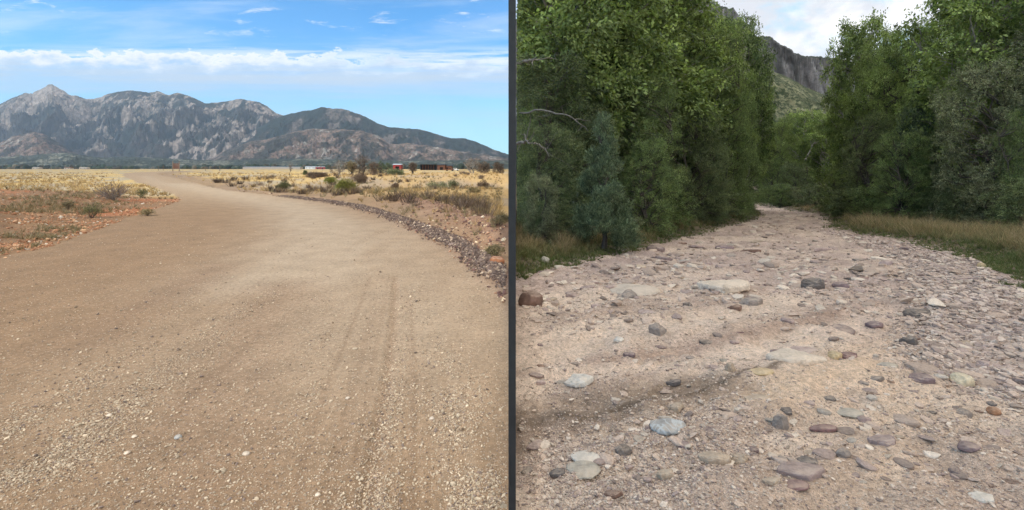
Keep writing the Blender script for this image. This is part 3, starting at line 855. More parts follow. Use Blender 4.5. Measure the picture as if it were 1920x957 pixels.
# --- dark windrow of coarse gravel along the bend
def windrow():
    r = np.random.default_rng(620)
    P = np.array(bermline); seg = np.hypot(*(P[1:] - P[:-1]).T); cum = np.concatenate([[0], np.cumsum(seg)])
    n = 42000
    # more stones per metre close by
    s = cum[-1] - (cum[-1]) * r.uniform(0, 1, n) ** 2.2
    X = np.interp(s, cum, P[:, 0]); Y = np.interp(s, cum, P[:, 1])
    w = (0.13 + 0.004 * Y) * (.5 + 1.0 * fbm(X * .9, Y * .9, 3, 622))
    X = X + r.normal(0, 1, n) * w * .62; Y = Y + r.normal(0, 1, n) * w * .6
    k = (X < -0.014 * Y) & (Y > 5.0) & (Y < 34)
    X, Y = X[k], Y[k]; n = len(X)
    z = left_surface(X, Y, False)
    S = np.exp(r.normal(math.log(0.013), 0.4, n)) * (0.85 + 0.02 * Y); S = np.clip(S, .005, .05)
    t = r.uniform(0, 1, (n, 1)); b = r.uniform(.6, 1.3, (n, 1))
    col = np.where(t < .62, np.array([[.125, .085, .068]]), np.where(t < .85, np.array([[.18, .13, .105]]), np.array([[.38, .28, .20]]))) * b
    scatter_mesh('roadside_gravel', PEB, np.stack([X, Y, z], 1), S, M_peb, col, 0.6, 4, False, 0.25, kind='stuff')
windrow()

# --- broken stone strewn over the verges of the plain
def verge_rubble():
    X, Y, r = pick_ground(60000, 5.5, 40, -1, 630, 1.0)
    ins = inside(X, Y, road_poly)
    dl = polydist(X, Y, road_le); dr = polydist(X, Y, road_re); d2 = polydist(X, Y, crest2)
    left = (~ins) & (dl < dr) & (dl < 12) & (Y < 26)
    right = (~ins) & (dr <= dl)
    pn = fbm(X * .9, Y * .9, 4, 633)
    dens = np.where(left, 0.95 * sst(pn, .40, .60) + .12, 0) + np.where(right, 0.6 * np.exp(-(d2 / .8) ** 2) + 0.30 * np.exp(-(dr / 1.3) ** 2) * sst(pn, .35, .6) + 0.02, 0)
    keep = (r.uniform(0, 1, len(X)) < dens) & (X < -0.014 * Y)
    X, Y, left, d2, pn = X[keep], Y[keep], left[keep], d2[keep], pn[keep]; n = len(X)
    z = left_surface(X, Y, False)
    S = np.clip(np.exp(r.normal(math.log(0.019), 0.40, n)) * (0.7 + 0.02 * Y), .008, .055)
    t = r.uniform(0, 1, (n, 1)); b = r.uniform(.7, 1.3, (n, 1))
    cl = np.where(t < .55, np.array([[.33, .16, .085]]), np.where(t < .93, np.array([[.46, .27, .15]]), np.array([[.50, .42, .33]])))
    cr = np.where(t < .6, np.array([[.15, .085, .070]]), np.where(t < .85, np.array([[.30, .17, .105]]), np.array([[.55, .42, .28]])))
    col = np.where(left[:, None], cl, cr) * b
    scatter_mesh('verge_rubble', PEB, np.stack([X, Y, z], 1), S, M_peb, col, 0.5, 5, False, 0.3, kind='stuff')
verge_rubble()

# --- pebbles and small stones of the wash
def wash_stones():
    X, Y, r = pick_ground(260000, 2.2, 26, 1, 640, 0.9)
    ins = inside(X, Y, wash_poly)
    db = polydist(X, Y, bar)
    onbar = np.exp(-(db / 1.0) ** 4)
    sand = np.maximum(np.exp(-(polydist(X, Y, sandstrip) / .30) ** 2), np.maximum(np.exp(-(polydist(X, Y, sand2) / .36) ** 2) * .8, np.exp(-(polydist(X, Y, sand3) / .25) ** 2) * .8))
    sand = np.maximum(sand, np.maximum(np.exp(-(polydist(X, Y, sand4) / .2) ** 2) * .8, np.exp(-(polydist(X, Y, sand5) / .3) ** 2) * .6)); sand = np.maximum(sand, 1 - sst(wash_bands(X, Y), .36, .46))
    pn = fbm(X * 1.5, Y * 1.2, 4, 643)
    dens = (0.22 + 0.45 * sst(pn, .42, .62)) * (1 - .92 * sand) * (1 - .9 * np.exp(-(polydist(X, Y, damp) / .2) ** 4))
    dens = np.maximum(dens * 1.15, onbar * .95)
    ed = np.minimum(polydist(X, Y, wash_le), polydist(X, Y, wash_re))
    dens = np.where(ins, dens, 0.5 * np.exp(-ed / .25))
    keep = (r.uniform(0, 1, len(X)) < dens) & (X > 0.014 * Y)
    X, Y, onbar = X[keep], Y[keep], onbar[keep]; n = len(X)
    z = right_surface(X, Y, False)
    S = np.exp(r.normal(math.log(0.0034), 0.55, n)) * (0.75 + 0.09 * Y)
    S = S * (1 + 2.6 * onbar)
    S = np.clip(S, .002, .055)
    t = r.uniform(0, 1, (n, 1)); b = r.uniform(.65, 1.3, (n, 1))
    col = np.where(t < .40, np.array([[.46, .345, .265]]), np.where(t < .56, np.array([[.28, .205, .18]]), np.where(t < .86, np.array([[.56, .46, .37]]), np.array([[.17, .13, .12]])))) * b
    ob = (onbar * .45)[:, None]
    col = col * (1 - ob) + np.array([[.38, .295, .265]]) * b * ob
    col = col * .78 + np.array([[.50, .375, .28]]) * .22
    scatter_mesh('wash_pebbles', PEBF, np.stack([X, Y, z], 1), S, M_peb, col, 0.25, 6, False, 0.3, kind='stuff')
    # flat broken slabs of the upper wash, too many to count
    X, Y, r = pick_ground(30000, 2.6, 48, 1, 650, 1.0)
    ins = inside(X, Y, wash_poly)
    pn = fbm(X * .9, Y * .8, 4, 653)
    sand = np.maximum(np.exp(-(polydist(X, Y, sandstrip) / .34) ** 2), np.exp(-(polydist(X, Y, sand2) / .45) ** 2))
    dens = (0.03 + 0.82 * sst(Y, 5.0, 7.5)) * (.25 + .75 * sst(pn, .38, .6)) * (1 - .9 * sand)
    dens = np.maximum(dens, .35 * np.exp(-(polydist(X, Y, bar) / 1.0) ** 4))
    keep = ins & (r.uniform(0, 1, len(X)) < dens) & (X > .016 * Y + .05)
    X, Y = X[keep], Y[keep]; n = len(X); z = right_surface(X, Y, False)
    S = np.clip(np.exp(r.normal(math.log(0.030), 0.55, n)) * (0.5 + .066 * Y), .009, .17)
    t = r.uniform(0, 1, (n, 1)); b = r.uniform(.7, 1.25, (n, 1))
    col = np.where(t < .45, np.array([[.42, .315, .25]]), np.where(t < .72, np.where(t < .60, np.array([[.15, .115, .10]]), np.array([[.27, .20, .18]])), np.array([[.60, .50, .40]]))) * b
    col = col * .72 + np.array([[.50, .375, .28]]) * .28
    FL = FLAT + [(slab_shape(560 + q, ICO2)[0] * np.array([a_, 1, b_]), ICO2[1]) for q, (a_, b_) in enumerate([(1.4, .22), (1.2, .30), (1.8, .2), (1.1, .36), (1.5, .28)])]
    scatter_mesh('wash_slabs', FL, np.stack([X, Y, z], 1), S, M_peb, col, 0.16, 7, False, 0.36, kind='stuff')
wash_stones()

# ------------------------------------------------------------------ single rocks
# colour words -> surface colour
RC = {'brown': (.19, .115, .085), 'buff': (.50, .42, .34), 'cream': (.62, .51, .40), 'grey': (.27, .22, .185), 'purple': (.20, .140, .135),
      'whitish': (.60, .54, .46), 'blue-grey': (.30, .295, .28), 'slate': (.125, .108, .10), 'ochre': (.50, .37, .21), 'yellowish': (.64, .53, .36),
      'dark grey': (.14, .115, .10), 'maroon': (.20, .115, .105), 'mauve': (.30, .220, .195), 'tan': (.42, .32, .23), 'orange-brown': (.34, .18, .10),
      'pinkish': (.42, .31, .27), 'greenish': (.38, .34, .275)}
# px, py of the foot, width px, height px, colour, depth ratio, tilt, round, veins, label
HERO = [
 (995, 582, 48, 30, 'brown', .8, .05, 1, 0, 'round brown boulder standing at the left edge of the wash'),
 (1186, 553, 104, 15, 'buff', .9, .04, 1, 0, 'long smooth buff slab half buried left of the big pale slab'),
 (1358, 553, 98, 22, 'cream', .8, .03, 0, 0, 'big pale flat slab with a broken dark right end in the middle of the wash'),
 (1494, 686, 112, 27, 'cream', .6, .05, 0, 0, 'large cream slab lying in front of the small purple block and buff block'),
 (1505, 662, 60, 14, 'pinkish', .7, .1, 0, 0, 'pinkish slab tucked behind the large cream slab'),
 (1462, 668, 36, 12, 'mauve', .7, .1, 0, 0, 'mauve stone behind the left end of the large cream slab'),
 (1233, 630, 34, 18, 'grey', .8, .15, 0, 0, 'angular grey block alone on pale sand below the buff slab'),
 (1590, 676, 34, 13, 'maroon', .8, .05, 0, 0, 'maroon block at the right end of the large cream slab'),
 (1564, 675, 26, 13, 'ochre', .8, .05, 0, 0, 'small buff block wedged between the cream slab and the maroon block'),
 (1085, 734, 58, 17, 'whitish', .7, .08, 0, 0, 'whitish slab with ragged right end above the damp brown ground'),
 (1014, 727, 18, 8, 'pinkish', .8, .05, 0, 0, 'little pale pink stone left of the whitish ragged slab'),
 (1253, 839, 70, 20, 'blue-grey', .8, .03, 1, 1, 'blue-grey slab with white marbled veins in the foreground'),
 (1282, 860, 28, 12, 'purple', .8, .05, 1, 0, 'dark purple lump just below the veined blue-grey slab'),
 (1045, 895, 32, 15, 'slate', .7, .05, 1, 0, 'smooth slate-dark stone in the lower left of the wash'),
 (1095, 903, 66, 16, 'greenish', .8, .02, 1, 0, 'pale greenish flat stone right of the smooth slate-dark stone'),
 (1100, 880, 60, 11, 'whitish', .8, .02, 1, 0, 'whitish flat stone just beyond the pale greenish flat stone'),
 (1428, 720, 46, 11, 'ochre', .6, .05, 1, 0, 'ochre bar-shaped stone near the end of the low damp bank'),
 (1801, 719, 38, 21, 'yellowish', .8, .12, 0, 0, 'pale yellowish angular block beside the cobble bar'),
 (1720, 599, 54, 16, 'dark grey', .7, .08, 0, 0, 'dark grey roof-shaped rock at the top of the orange sand strip'),
 (1726, 722, 44, 15, 'purple', .7, .05, 0, 0, 'purple-grey rounded rock left of the yellowish block'),
 (1342, 889, 62, 20, 'tan', .5, .12, 0, 0, 'long tan slab tilted up to the right in the foreground'),
 (1386, 887, 34, 17, 'tan', .6, .15, 0, 0, 'tan stone at the right end of the long tilted tan slab'),
 (1503, 921, 96, 26, 'mauve', .6, .05, 0, 0, 'large mauve slab lying in the foreground, largest of the near purple stones'),
 (1516, 896, 40, 15, 'slate', .7, .05, 0, 0, 'slate-blue flat stone resting behind the large mauve slab'),
 (1486, 940, 62, 11, 'maroon', .5, .06, 1, 0, 'maroon stone in front of the large mauve slab'),
 (1544, 820, 54, 12, 'maroon', .4, .02, 1, 0, 'thin maroon bar-shaped stone in the middle of the sandy foreground'),
 (1656, 854, 48, 15, 'mauve', .6, .1, 0, 0, 'mauve triangular slab on sand between the slate-blue stone and the dark purple stone'),
 (1815, 876, 42, 17, 'purple', .7, .05, 1, 0, 'dark purple rounded stone alone on sand in the right foreground'),
 (1842, 956, 44, 12, 'whitish', .7, .04, 0, 0, 'whitish stone at the bottom edge of the right foreground'),
 (1463, 818, 30, 22, 'grey', .5, .2, 0, 0, 'grey-brown slab standing on edge left of the thin maroon bar'),
 (1474, 800, 24, 10, 'dark grey', .7, .1, 0, 0, 'dark stone leaning behind the upright grey-brown slab'),
 (1580, 872, 30, 18, 'grey', .6, .1, 1, 0, 'rounded grey stone behind the right end of the large mauve slab'),
 (1246, 919, 34, 18, 'tan', .7, .1, 0, 0, 'tan faceted stone between the long tilted slab and the greenish stone'),
 (1268, 783, 32, 15, 'tan', .7, .1, 0, 0, 'tan-brown stone below the damp bank with a smaller buff stone in front'),
 (1249, 804, 26, 13, 'buff', .7, .1, 0, 0, 'small buff stone in front of the tan-brown stone below the damp bank'),
 (1263, 718, 30, 9, 'slate', .5, .15, 0, 0, 'small slate-dark chip above the damp brown ground'),
 (1368, 707, 22, 18, 'tan', .7, .35, 0, 0, 'tan stone standing on edge above the low damp bank'),
 (1420, 770, 48, 12, 'tan', .6, .06, 1, 0, 'low tan stone half buried right of the damp bank'),
 (1522, 540, 44, 18, 'dark grey', .7, .1, 0, 0, 'craggy dark grey-green rock in the upper middle of the wash'),
 (1576, 538, 30, 11, 'purple', .8, .05, 1, 0, 'dark purple rounded stone right of the craggy dark rock'),
 (1702, 652, 30, 15, 'dark grey', .8, .1, 0, 0, 'dark grey block below the roof-shaped rock'),
 (1718, 645, 20, 9, 'brown', .8, .1, 0, 0, 'small brown stone touching the right side of the dark grey block'),
 (1640, 609, 32, 12, 'purple', .7, .08, 1, 0, 'dark purple-brown rock left of the roof-shaped rock'),
 (1665, 690, 38, 10, 'greenish', .6, .03, 1, 0, 'grey-green flat stone at the foot of the orange sand strip'),
 (1863, 785, 22, 14, 'orange-brown', .9, .02, 1, 0, 'round orange-brown cobble at the lower end of the cobble bar'),
 (1858, 767, 18, 8, 'slate', .8, .05, 1, 0, 'dark cobble just behind the round orange-brown cobble'),
 (1593, 789, 54, 14, 'greenish', .6, .03, 1, 0, 'pale grey lumpy slab beyond the thin maroon bar'),
 (1620, 795, 26, 11, 'mauve', .7, .05, 1, 0, 'mauve stone touching the pale grey lumpy slab'),
 (1845, 690, 30, 12, 'pinkish', .6, .1, 0, 0, 'pinkish flat stone on the inner edge of the cobble bar'),
 (1022, 497, 17, 10, 'greenish', .8, .02, 1, 0, 'small grey-green stone lying in the grass at left of the wash'),
 (1840, 503, 14, 9, 'ochre', .8, .02, 1, 0, 'ochre stone in the green grass at right of the wash'),
 (1180, 667, 24, 9, 'purple', .7, .05, 0, 0, 'flat purple stone below and left of the angular grey block'),
 (1160, 645, 20, 9, 'whitish', .8, .05, 1, 0, 'small white stone left of the angular grey block'),
 (1015, 676, 20, 9, 'brown', .8, .05, 0, 0, 'small brown stone at the far left of the wash below the brown boulder'),
 (1290, 580, 18, 9, 'dark grey', .8, .1, 0, 0, 'small dark stone on pale sand between the two big pale slabs'),
 (1405, 572, 50, 14, 'grey', .6, .1, 0, 0, 'ragged grey stone just below the big pale flat slab'),
 (1378, 580, 26, 10, 'brown', .7, .1, 0, 0, 'brown stone at the left end of the ragged grey stone'),
 (1150, 952, 36, 12, 'brown', .5, .15, 0, 0, 'thin brown tilted slab at the bottom edge of the left foreground'),
 (1447, 936, 36, 12, 'tan', .6, .1, 0, 0, 'tan stone left of the maroon stone at the bottom edge'),
 (1466, 885, 24, 11, 'grey', .7, .1, 1, 0, 'small grey stone left of the slate-blue flat stone'),
 (1520, 862, 26, 9, 'tan', .7, .1, 1, 0, 'flat tan stone beyond the slate-blue flat stone'),
]
made = []
def rock_mesh(seed, wid, hei, dep, rnd):
    if rnd:
        Vv, Ff = stone_shape(ICO3, seed, 1, 1, 8, .68, .04, True)
    else:
        Vv, Ff = slab_shape(seed, ICO3)
    Vv = Vv - (Vv.max(0) + Vv.min(0)) / 2
    ext = Vv.max(0) - Vv.min(0)
    Vv = Vv / ext * np.array([wid, dep, hei])
    n = fbm(Vv[:, 0] / wid * 7 + seed, Vv[:, 1] / dep * 5 + Vv[:, 2] / hei * 4, 5, seed + 3)
    if rnd: Vv[:, 2] += (n - .5) * hei * .18
    return Vv, Ff
for i, (px, py, w, h, cw, dr_, tilt, rnd, vein, lab) in enumerate(HERO):
    x, y = GR(px, py)
    s_ = y / F
    wid = w * s_; hei = h * s_; dep = max(wid * dr_, hei * .6)
    # the foot is seen at py; a flat top also shows its depth
    seen_top = dep * (H + SL * y) / y * 0.62
    true_h = max(hei - seen_top * .6, hei * .55)
    y2 = y + dep * .42; x2 = (px - 960) * y2 / F
    V_, F_ = rock_mesh(900 + i, wid, true_h * 1.6, dep, rnd)
    me = mesh_from('rock', V_, F_, M_vein if vein else M_rock, None, rnd == 1)
    o = link('rock', me, None, (x2, y2, zR(x2, y2) + true_h * 0.30), label=lab, category='rock')
    o.rotation_euler = (0, -tilt if w > 10 else 0, 0)
    o.color = (*RC[cw], 1)
    made.append((px, py, w, lab))
# boulder and single stones beside the gravel road
x, y = GL(947, 507); V_, F_ = rock_mesh(991, .24, .16, .2, 1)
me = mesh_from('rock', V_, F_, M_rock, None, True)
o = link('rock', me, None, (-0.014 * y - .13, y + .1, zL(x, y) + .06), label='orange-brown boulder on the verge beside the dark gravel ridge', category='rock'); o.color = (.30, .125, .06, 1)
for k, (px, py, w, cw, lab) in enumerate([(462, 852, 13, 'buff', 'pale flat stone alone on smooth brown road surface in the foreground'), (205, 780, 10, 'cream', 'pale round stone in the gravel band at the left foreground'),
        (238, 848, 11, 'cream', 'cream stone below the gravel band on the left foreground'), (252, 818, 10, 'cream', 'cream stone in the middle of the gravel band, higher of two'), (652, 748, 9, 'buff', 'pale stone left of the dark rut in the middle of the road'),
        (596, 929, 10, 'cream', 'cream stone near the bottom edge left of the dark rut'), (810, 786, 10, 'buff', 'buff stone right of the dark rut'), (334, 818, 14, 'blue-grey', 'thin bluish sliver on the brown road surface'),
        (804, 435, 9, 'cream', 'pale round stone on the verge behind the dark gravel ridge'), (905, 426, 7, 'cream', 'pale stone in the reddish rubble on the verge')]):
    x, y = GL(px, py); wid = w * y / F
    V_, F_ = rock_mesh(1100 + k, wid, wid * .6, wid * .8, 1)
    o = link('rock', mesh_from('rock', V_, F_, M_rock, None, True), None, (x, y, zL(x, y) + wid * .14), label=lab, category='rock'); o.color = (*RC[cw], 1)

# further single rocks, each named from the landmark it lies beside
protos = []
for k in range(12):
    if k % 4 == 2: V_, F_ = stone_shape(ICO3, 1200 + k, .55, 1.2, 9, .6, .05, True)
    else:
        V_, F_ = slab_shape(1200 + k, ICO3); V_ = V_ * np.array([[1.3, 1, .22], [1.1, 1, .34], [1, 1, 1], [1.7, .9, .26]][k % 4])
    V_ = V_ / (V_[:, 0].max() - V_[:, 0].min())
    protos.append(mesh_from('rock', V_, F_, M_rock, None, k % 4 == 2))
def many_rocks():
    r = np.random.default_rng(1300)
    cws = ['grey', 'mauve', 'pinkish', 'buff', 'purple', 'tan', 'brown', 'dark grey', 'maroon', 'greenish']
    pr = np.array([.16, .16, .17, .14, .10, .10, .06, .05, .04, .02]); pr /= pr.sum()
    n = 0; tries = 0
    pts = [(m[0], m[1], m[2]) for m in made]
    while n < 190 and tries < 20000:
        tries += 1
        px = r.uniform(985, 1915); py = 455 + 470 * r.uniform() ** 1.55
        x, y = GR(px, py)
        if not inside(np.array([x]), np.array([y]), wash_poly)[0]: continue
        if polydist(np.array([x]), np.array([y]), sandstrip)[0] < .25 and r.uniform() < .9: continue
        if polydist(np.array([x]), np.array([y]), sand2)[0] < .4 and r.uniform() < .75: continue
        if polydist(np.array([x]), np.array([y]), damp)[0] < .2: continue
        if wash_bands(np.array([x]), np.array([y]))[0] < .44 and r.uniform() < .8: continue
        w = float(np.clip(np.exp(r.normal(math.log(18), .38)) * (1.1 if py < 640 else .95), 9, 46))
        if any(abs(px - a) < (w + c) * .55 and abs(py - b) < 9 for a, b, c in pts): continue
        cw = str(r.choice(cws, p=pr)); k = int(r.integers(0, 12))
        sh = ['flat', 'low', 'rounded', 'long'][k % 4]
        # nearest landmark with a name of its own
        best = min(made[:30], key=lambda m: (m[0] - px) ** 2 + (2.2 * (m[1] - py)) ** 2)
        dx, dy = px - best[0], (py - best[1]) * 2
        if abs(dx) > abs(dy): dirn = 'right of' if dx > 0 else 'left of'
        else: dirn = 'nearer than' if dy > 0 else 'beyond'
        size = 'small' if w < 16 else ('middling' if w < 24 else 'broad')
        lm = SHORT[best[3]]
        lab = f'{size} {sh} {cw} stone {dirn} {lm}'
        o = link('rock', protos[k], None, (x, y, zR(x, y) + w * y / F * .012), category='rock', label=lab)
        s_ = w * y / F
        o.scale = (s_, s_ * float(r.uniform(.7, 1.1)), s_ * float(r.uniform(.7, 1.15)))
        o.rotation_euler = (float(r.normal(0, .12)), float(r.normal(0, .12)), float(r.uniform(-.6, .6)) + (math.pi if r.uniform() < .5 else 0))
        b = float(r.uniform(.8, 1.2)); o.color = (*(np.array(RC[cw]) * b), 1)
        o['_k'] = 1
        pts.append((px, py, w)); n += 1
    by = {}
    for o in [o for o in bpy.data.objects if o.get('_k')]:
        by.setdefault(o['label'], []).append(o); del o['_k']
    for lab, os_ in by.items():
        if len(os_) > 1:
            os_.sort(key=lambda o: o.location[1])
            wd = ['nearer of two', 'farther of two'] if len(os_) == 2 else ['nearest of several'] + ['second nearest', 'third nearest', 'fourth nearest', 'fifth nearest', 'sixth nearest'][:len(os_) - 2] + ['farthest of several']
            for o, q in zip(os_, wd): o['label'] = lab + ', ' + q
SHORT = {m[3]: t for m, t in zip(made[:30], ['the round brown boulder', 'the long smooth buff slab', 'the big broken pale slab', 'the large cream slab', 'the pinkish slab', 'the mauve stone behind the cream slab',
    'the angular grey block', 'the maroon block', 'the wedged buff block', 'the ragged whitish slab', 'the little pink stone', 'the veined blue-grey slab', 'the dark purple lump', 'the smooth slate-dark stone',
    'the greenish flat stone', 'the whitish flat stone', 'the ochre bar-shaped stone', 'the yellowish block', 'the roof-shaped dark rock', 'the purple-grey rounded rock', 'the long tilted tan slab', 'the tan stone at its slab',
    'the large mauve slab', 'the slate-blue flat stone', 'the maroon foreground stone', 'the thin maroon bar', 'the mauve triangular slab', 'the dark purple rounded stone', 'the whitish bottom-edge stone', 'the upright grey-brown slab'])}
many_rocks()

# ------------------------------------------------------------------ leaves, twigs, trees
def unit(v): return v / (np.linalg.norm(v, axis=-1, keepdims=True) + 1e-9)
def leaves(C, A, N, L, W, tint, fold=.12):
    """one folded rhombic leaf per row: foot C, direction A, facing N"""
    B = unit(np.cross(A, N)); L = L[:, None]; W = W[:, None]
    V = np.stack([C, C + A * L * .5 + B * W * .5 + N * L * fold, C + A * L, C + A * L * .5 - B * W * .5 + N * L * fold], 1).reshape(-1, 3)
    n = len(C); Fc = np.arange(n * 4).reshape(n, 4)
    return V, Fc, np.repeat(tint, 4, 0)

def crown(seed, lobes, sprays, per, leaf, spread=.28, up=.45, droop=0.0, shell=(.55, 1.05), fine=.5, aspect=.5, tall=1.0):
    """lobes: (x, y, z, r); each carries sprays of leaves mostly near its surface"""
    r = np.random.default_rng(seed)
    lob = np.array(lobes, float)
    wgt = lob[:, 3] ** 2; cnt = (wgt / wgt.sum() * sprays).astype(int) + 1
    SC_, SN = [], []
    for (x, y, z, R_), c in zip(lob, cnt):
        d = unit(r.normal(size=(c, 3)) + np.array([0, 0, .25]))
        rad = R_ * r.uniform(*shell, (c, 1)) * (0.8 + .4 * r.uniform(size=(c, 1)) ** 2)
        SC_.append(np.array([x, y, z]) + d * rad * np.array([1, 1, .8 * tall])); SN.append(d)
    SC_ = np.concatenate(SC_); SN = np.concatenate(SN); m = len(SC_)
    # sprays lean outwards, their faces to the sky
    axis = unit(SN * np.array([1, 1, .4]) + r.normal(0, .35, (m, 3)) + np.array([0, 0, -droop]))
    face = unit(np.array([0, 0, up]) + SN * .5 + r.normal(0, .3, (m, 3)))
    st = np.stack([np.clip(r.normal(.5, .28, m), 0, 1), np.clip(r.normal(1.0, .33, m), .4, 2.0)], 1)
    ii = np.repeat(np.arange(m), per); n = len(ii)
    side = unit(np.cross(axis, face))[ii]
    u = r.uniform(-.3, 1, (n, 1)); w = r.normal(0, .38, (n, 1)) * (1.15 - .6 * u)
    sz = spread * r.uniform(.7, 1.3, (m, 1))[ii]
    C = SC_[ii] + axis[ii] * u * sz + side * w * sz + face[ii] * r.normal(0, .13, (n, 1)) * sz
    A = unit(axis[ii] * .7 + side * np.sign(w) * .6 + r.normal(0, fine, (n, 3)) + np.array([0, 0, -droop]))
    N = unit(face[ii] + r.normal(0, fine, (n, 3)))
    L = leaf * r.uniform(.6, 1.25, n)
    tint = np.zeros((n, 3)); tint[:, 0] = np.clip(st[ii, 0] + r.normal(0, .2, n), 0, 1); tint[:, 1] = st[ii, 1] * r.uniform(.8, 1.2, n)
    return C, A, N, L, tint, aspect

def crown_mesh(name, mat, data, clip=None, off=(0, 0), sc=1.0):
    C, A, N, L, tint, asp = data
    if clip is not None:
        k = (C[:, 0] * sc + off[0] > clip + L * sc)
        C, A, N, L, tint = C[k], A[k], N[k], L[k], tint[k]
    V, Fc, T = leaves(C, A, N, L, L * asp, tint)
    return mesh_from(name, V, Fc, mat, T, False)

def bent(p0, p1, r, wob, n=6):
    t = np.linspace(0, 1, n)[:, None]
    P = np.array(p0) * (1 - t) + np.array(p1) * t
    L = np.linalg.norm(np.array(p1) - np.array(p0))
    P[1:-1] += r.normal(0, wob * L, (n - 2, 3))
    return P

def trunk_mesh(name, seed, lobes, h0, rad, mat, stems=1, twigs=3):
    r = np.random.default_rng(seed); mb = MB()
    lob = np.array(lobes, float)
    top = lob[:, 2].max()
    trunks = []
    for s_ in range(stems):
        dx, dy = r.normal(0, .10 * top * (stems > 1) + .04 * top, 2)
        P = bent((0, 0, -.3), (dx, dy, top * .86), r, .02, 8)
        P[0] = (0.0 + .1 * s_, 0, -.3)
        mb.tube(P, np.linspace(rad, rad * .25, 8) * np.array([1.35] + [1] * 7), 8)
        trunks.append(P)
    for (x, y, z, R_) in lob:
        P = trunks[int(r.integers(0, stems))]
        zz = np.clip(z - .5 * math.hypot(x, y) - .3, h0, top * .8)
        st = np.array([np.interp(zz, P[:, 2], P[:, 0]), np.interp(zz, P[:, 2], P[:, 1]), zz])
        q = bent(st, (x, y, z), r, .05, 6)
        mb.tube(q, np.linspace(rad * .42, rad * .10, 6), 5)
        for _ in range(twigs):
            e = np.array([x, y, z]) + unit(r.normal(size=3)) * R_ * .95
            mb.tube(bent(q[3], e, r, .06, 4), np.linspace(rad * .17, rad * .05, 4), 3)
    return mb.mesh(name, mat, True)

def lobes_round(seed, n, R_, zc, Rz, lr=(.26, .40), low=-1.0, out=.75):
    r = np.random.default_rng(seed); L = []
    for i in range(n):
        t = -.97 + 1.85 * (i + r.uniform()) / n                    # every height gets its share
        prof = r.uniform(.62, 1.15) * max(.25, (1 - abs(t) ** 2.6) ** .6) if t > 0 else (.80 + .20 * (1 + t))
        a = i * 2.4 + r.uniform(-.5, .5); k = R_ * out * prof * r.uniform(.35, 1.0) ** .5
        L.append((math.cos(a) * k, math.sin(a) * k, max(zc + t * Rz, .35), R_ * r.uniform(*lr)))
    return L
def lobes_cone(seed, n, R_, h, lr=.42):
    r = np.random.default_rng(seed); L = []
    for i in range(n):
        t = (i + .5) / n; z = .35 + t * (h - .5); rr = R_ * (1 - t) ** .8
        a = r.uniform(0, 6.28)
        L.append((math.cos(a) * rr * .55, math.sin(a) * rr * .55, z, max(.14, R_ * lr * (1 - t) ** .6)))
    return L

KIND = {}
def kind(name, n, f): KIND[name] = [f(i) for i in range(n)]
# every prototype is about 8 m tall (shrubs 2.5 m)
def k_broad(i):
    lb = lobes_round(2000 + i, 54, 2.9, 5.0, 3.1, (.13, .25), -.95, .86)
    return dict(h=8, R=2.9, lobes=lb, data=crown(2010 + i, lb, 1900, 26, .130, .42, .5, .22, fine=.55, aspect=.55), mat=L_syc, bark=M_palebark, rad=.17, nm='broadleaf_tree', stems=1 + i % 2)
def k_ash(i):
    lb = lobes_round(2100 + i, 56, 2.7, 4.1, 4.0, (.12, .24), -.98, .88)
    return dict(h=8, R=2.7, lobes=lb, data=crown(2110 + i, lb, 2000, 28, .105, .44, .7, .10, fine=.4, aspect=.36), mat=L_ash, bark=M_bark, rad=.14, nm='leafy_tree', stems=2)
def k_oak(i):
    lb = lobes_round(2200 + i, 58, 2.9, 3.6, 3.9, (.13, .24), -.95, .86)
    return dict(h=7.5, R=2.9, lobes=lb, data=crown(2210 + i, lb, 2200, 28, .088, .34, .6, 0, fine=.5, aspect=.42), mat=L_oak, bark=M_bark, rad=.15, nm='oak_tree', stems=2)
def k_grey(i):
    lb = lobes_round(2300 + i, 48, 2.4, 3.6, 3.5, (.14, .25), -.95, .86)
    return dict(h=7.2, R=2.4, lobes=lb, data=crown(2310 + i, lb, 1700, 26, .095, .32, .5, 0, fine=.6, aspect=.4), mat=L_grey, bark=M_bark, rad=.13, nm='silver_leaf_tree', stems=2)
def k_jun(i):
    lb = lobes_cone(2400 + i, 40, 1.5, 5.0, .28)
    return dict(h=5, R=1.5, lobes=lb, data=crown(2410 + i, lb, 2600, 20, .10, .20, .1, -.75, fine=.35, aspect=.22, tall=1.3), mat=L_jun, bark=M_bark, rad=.10, nm='juniper_tree', stems=1)
def k_shrub(i):
    lb = lobes_round(2500 + i, 22, 1.35, 1.15, 1.2, (.26, .40), -.75, .85)
    return dict(h=2.4, R=1.35, lobes=lb, data=crown(2510 + i, lb, 1000, 22, .062, .17, .5, 0, fine=.6, aspect=.42), mat=[L_grey, L_oak][i % 2], bark=M_bark, rad=.05, nm='shrub', stems=3)
kind('broad', 3, k_broad); kind('ash', 3, k_ash); kind('oak', 3, k_oak); kind('grey', 2, k_grey); kind('jun', 2, k_jun); kind('shrub', 3, k_shrub)
for k, L in KIND.items():
    for i, d in enumerate(L):
        d['crown'] = crown_mesh('crown', d['mat'], d['data'])
        d['h'] = float(np.percentile(d['data'][0][:, 2], 99.6))
        d['trunk'] = trunk_mesh('trunk', 2600 + i, d['lobes'], 1.0 if d['nm'] != 'shrub' else .2, d['rad'], d['bark'], d['stems'])

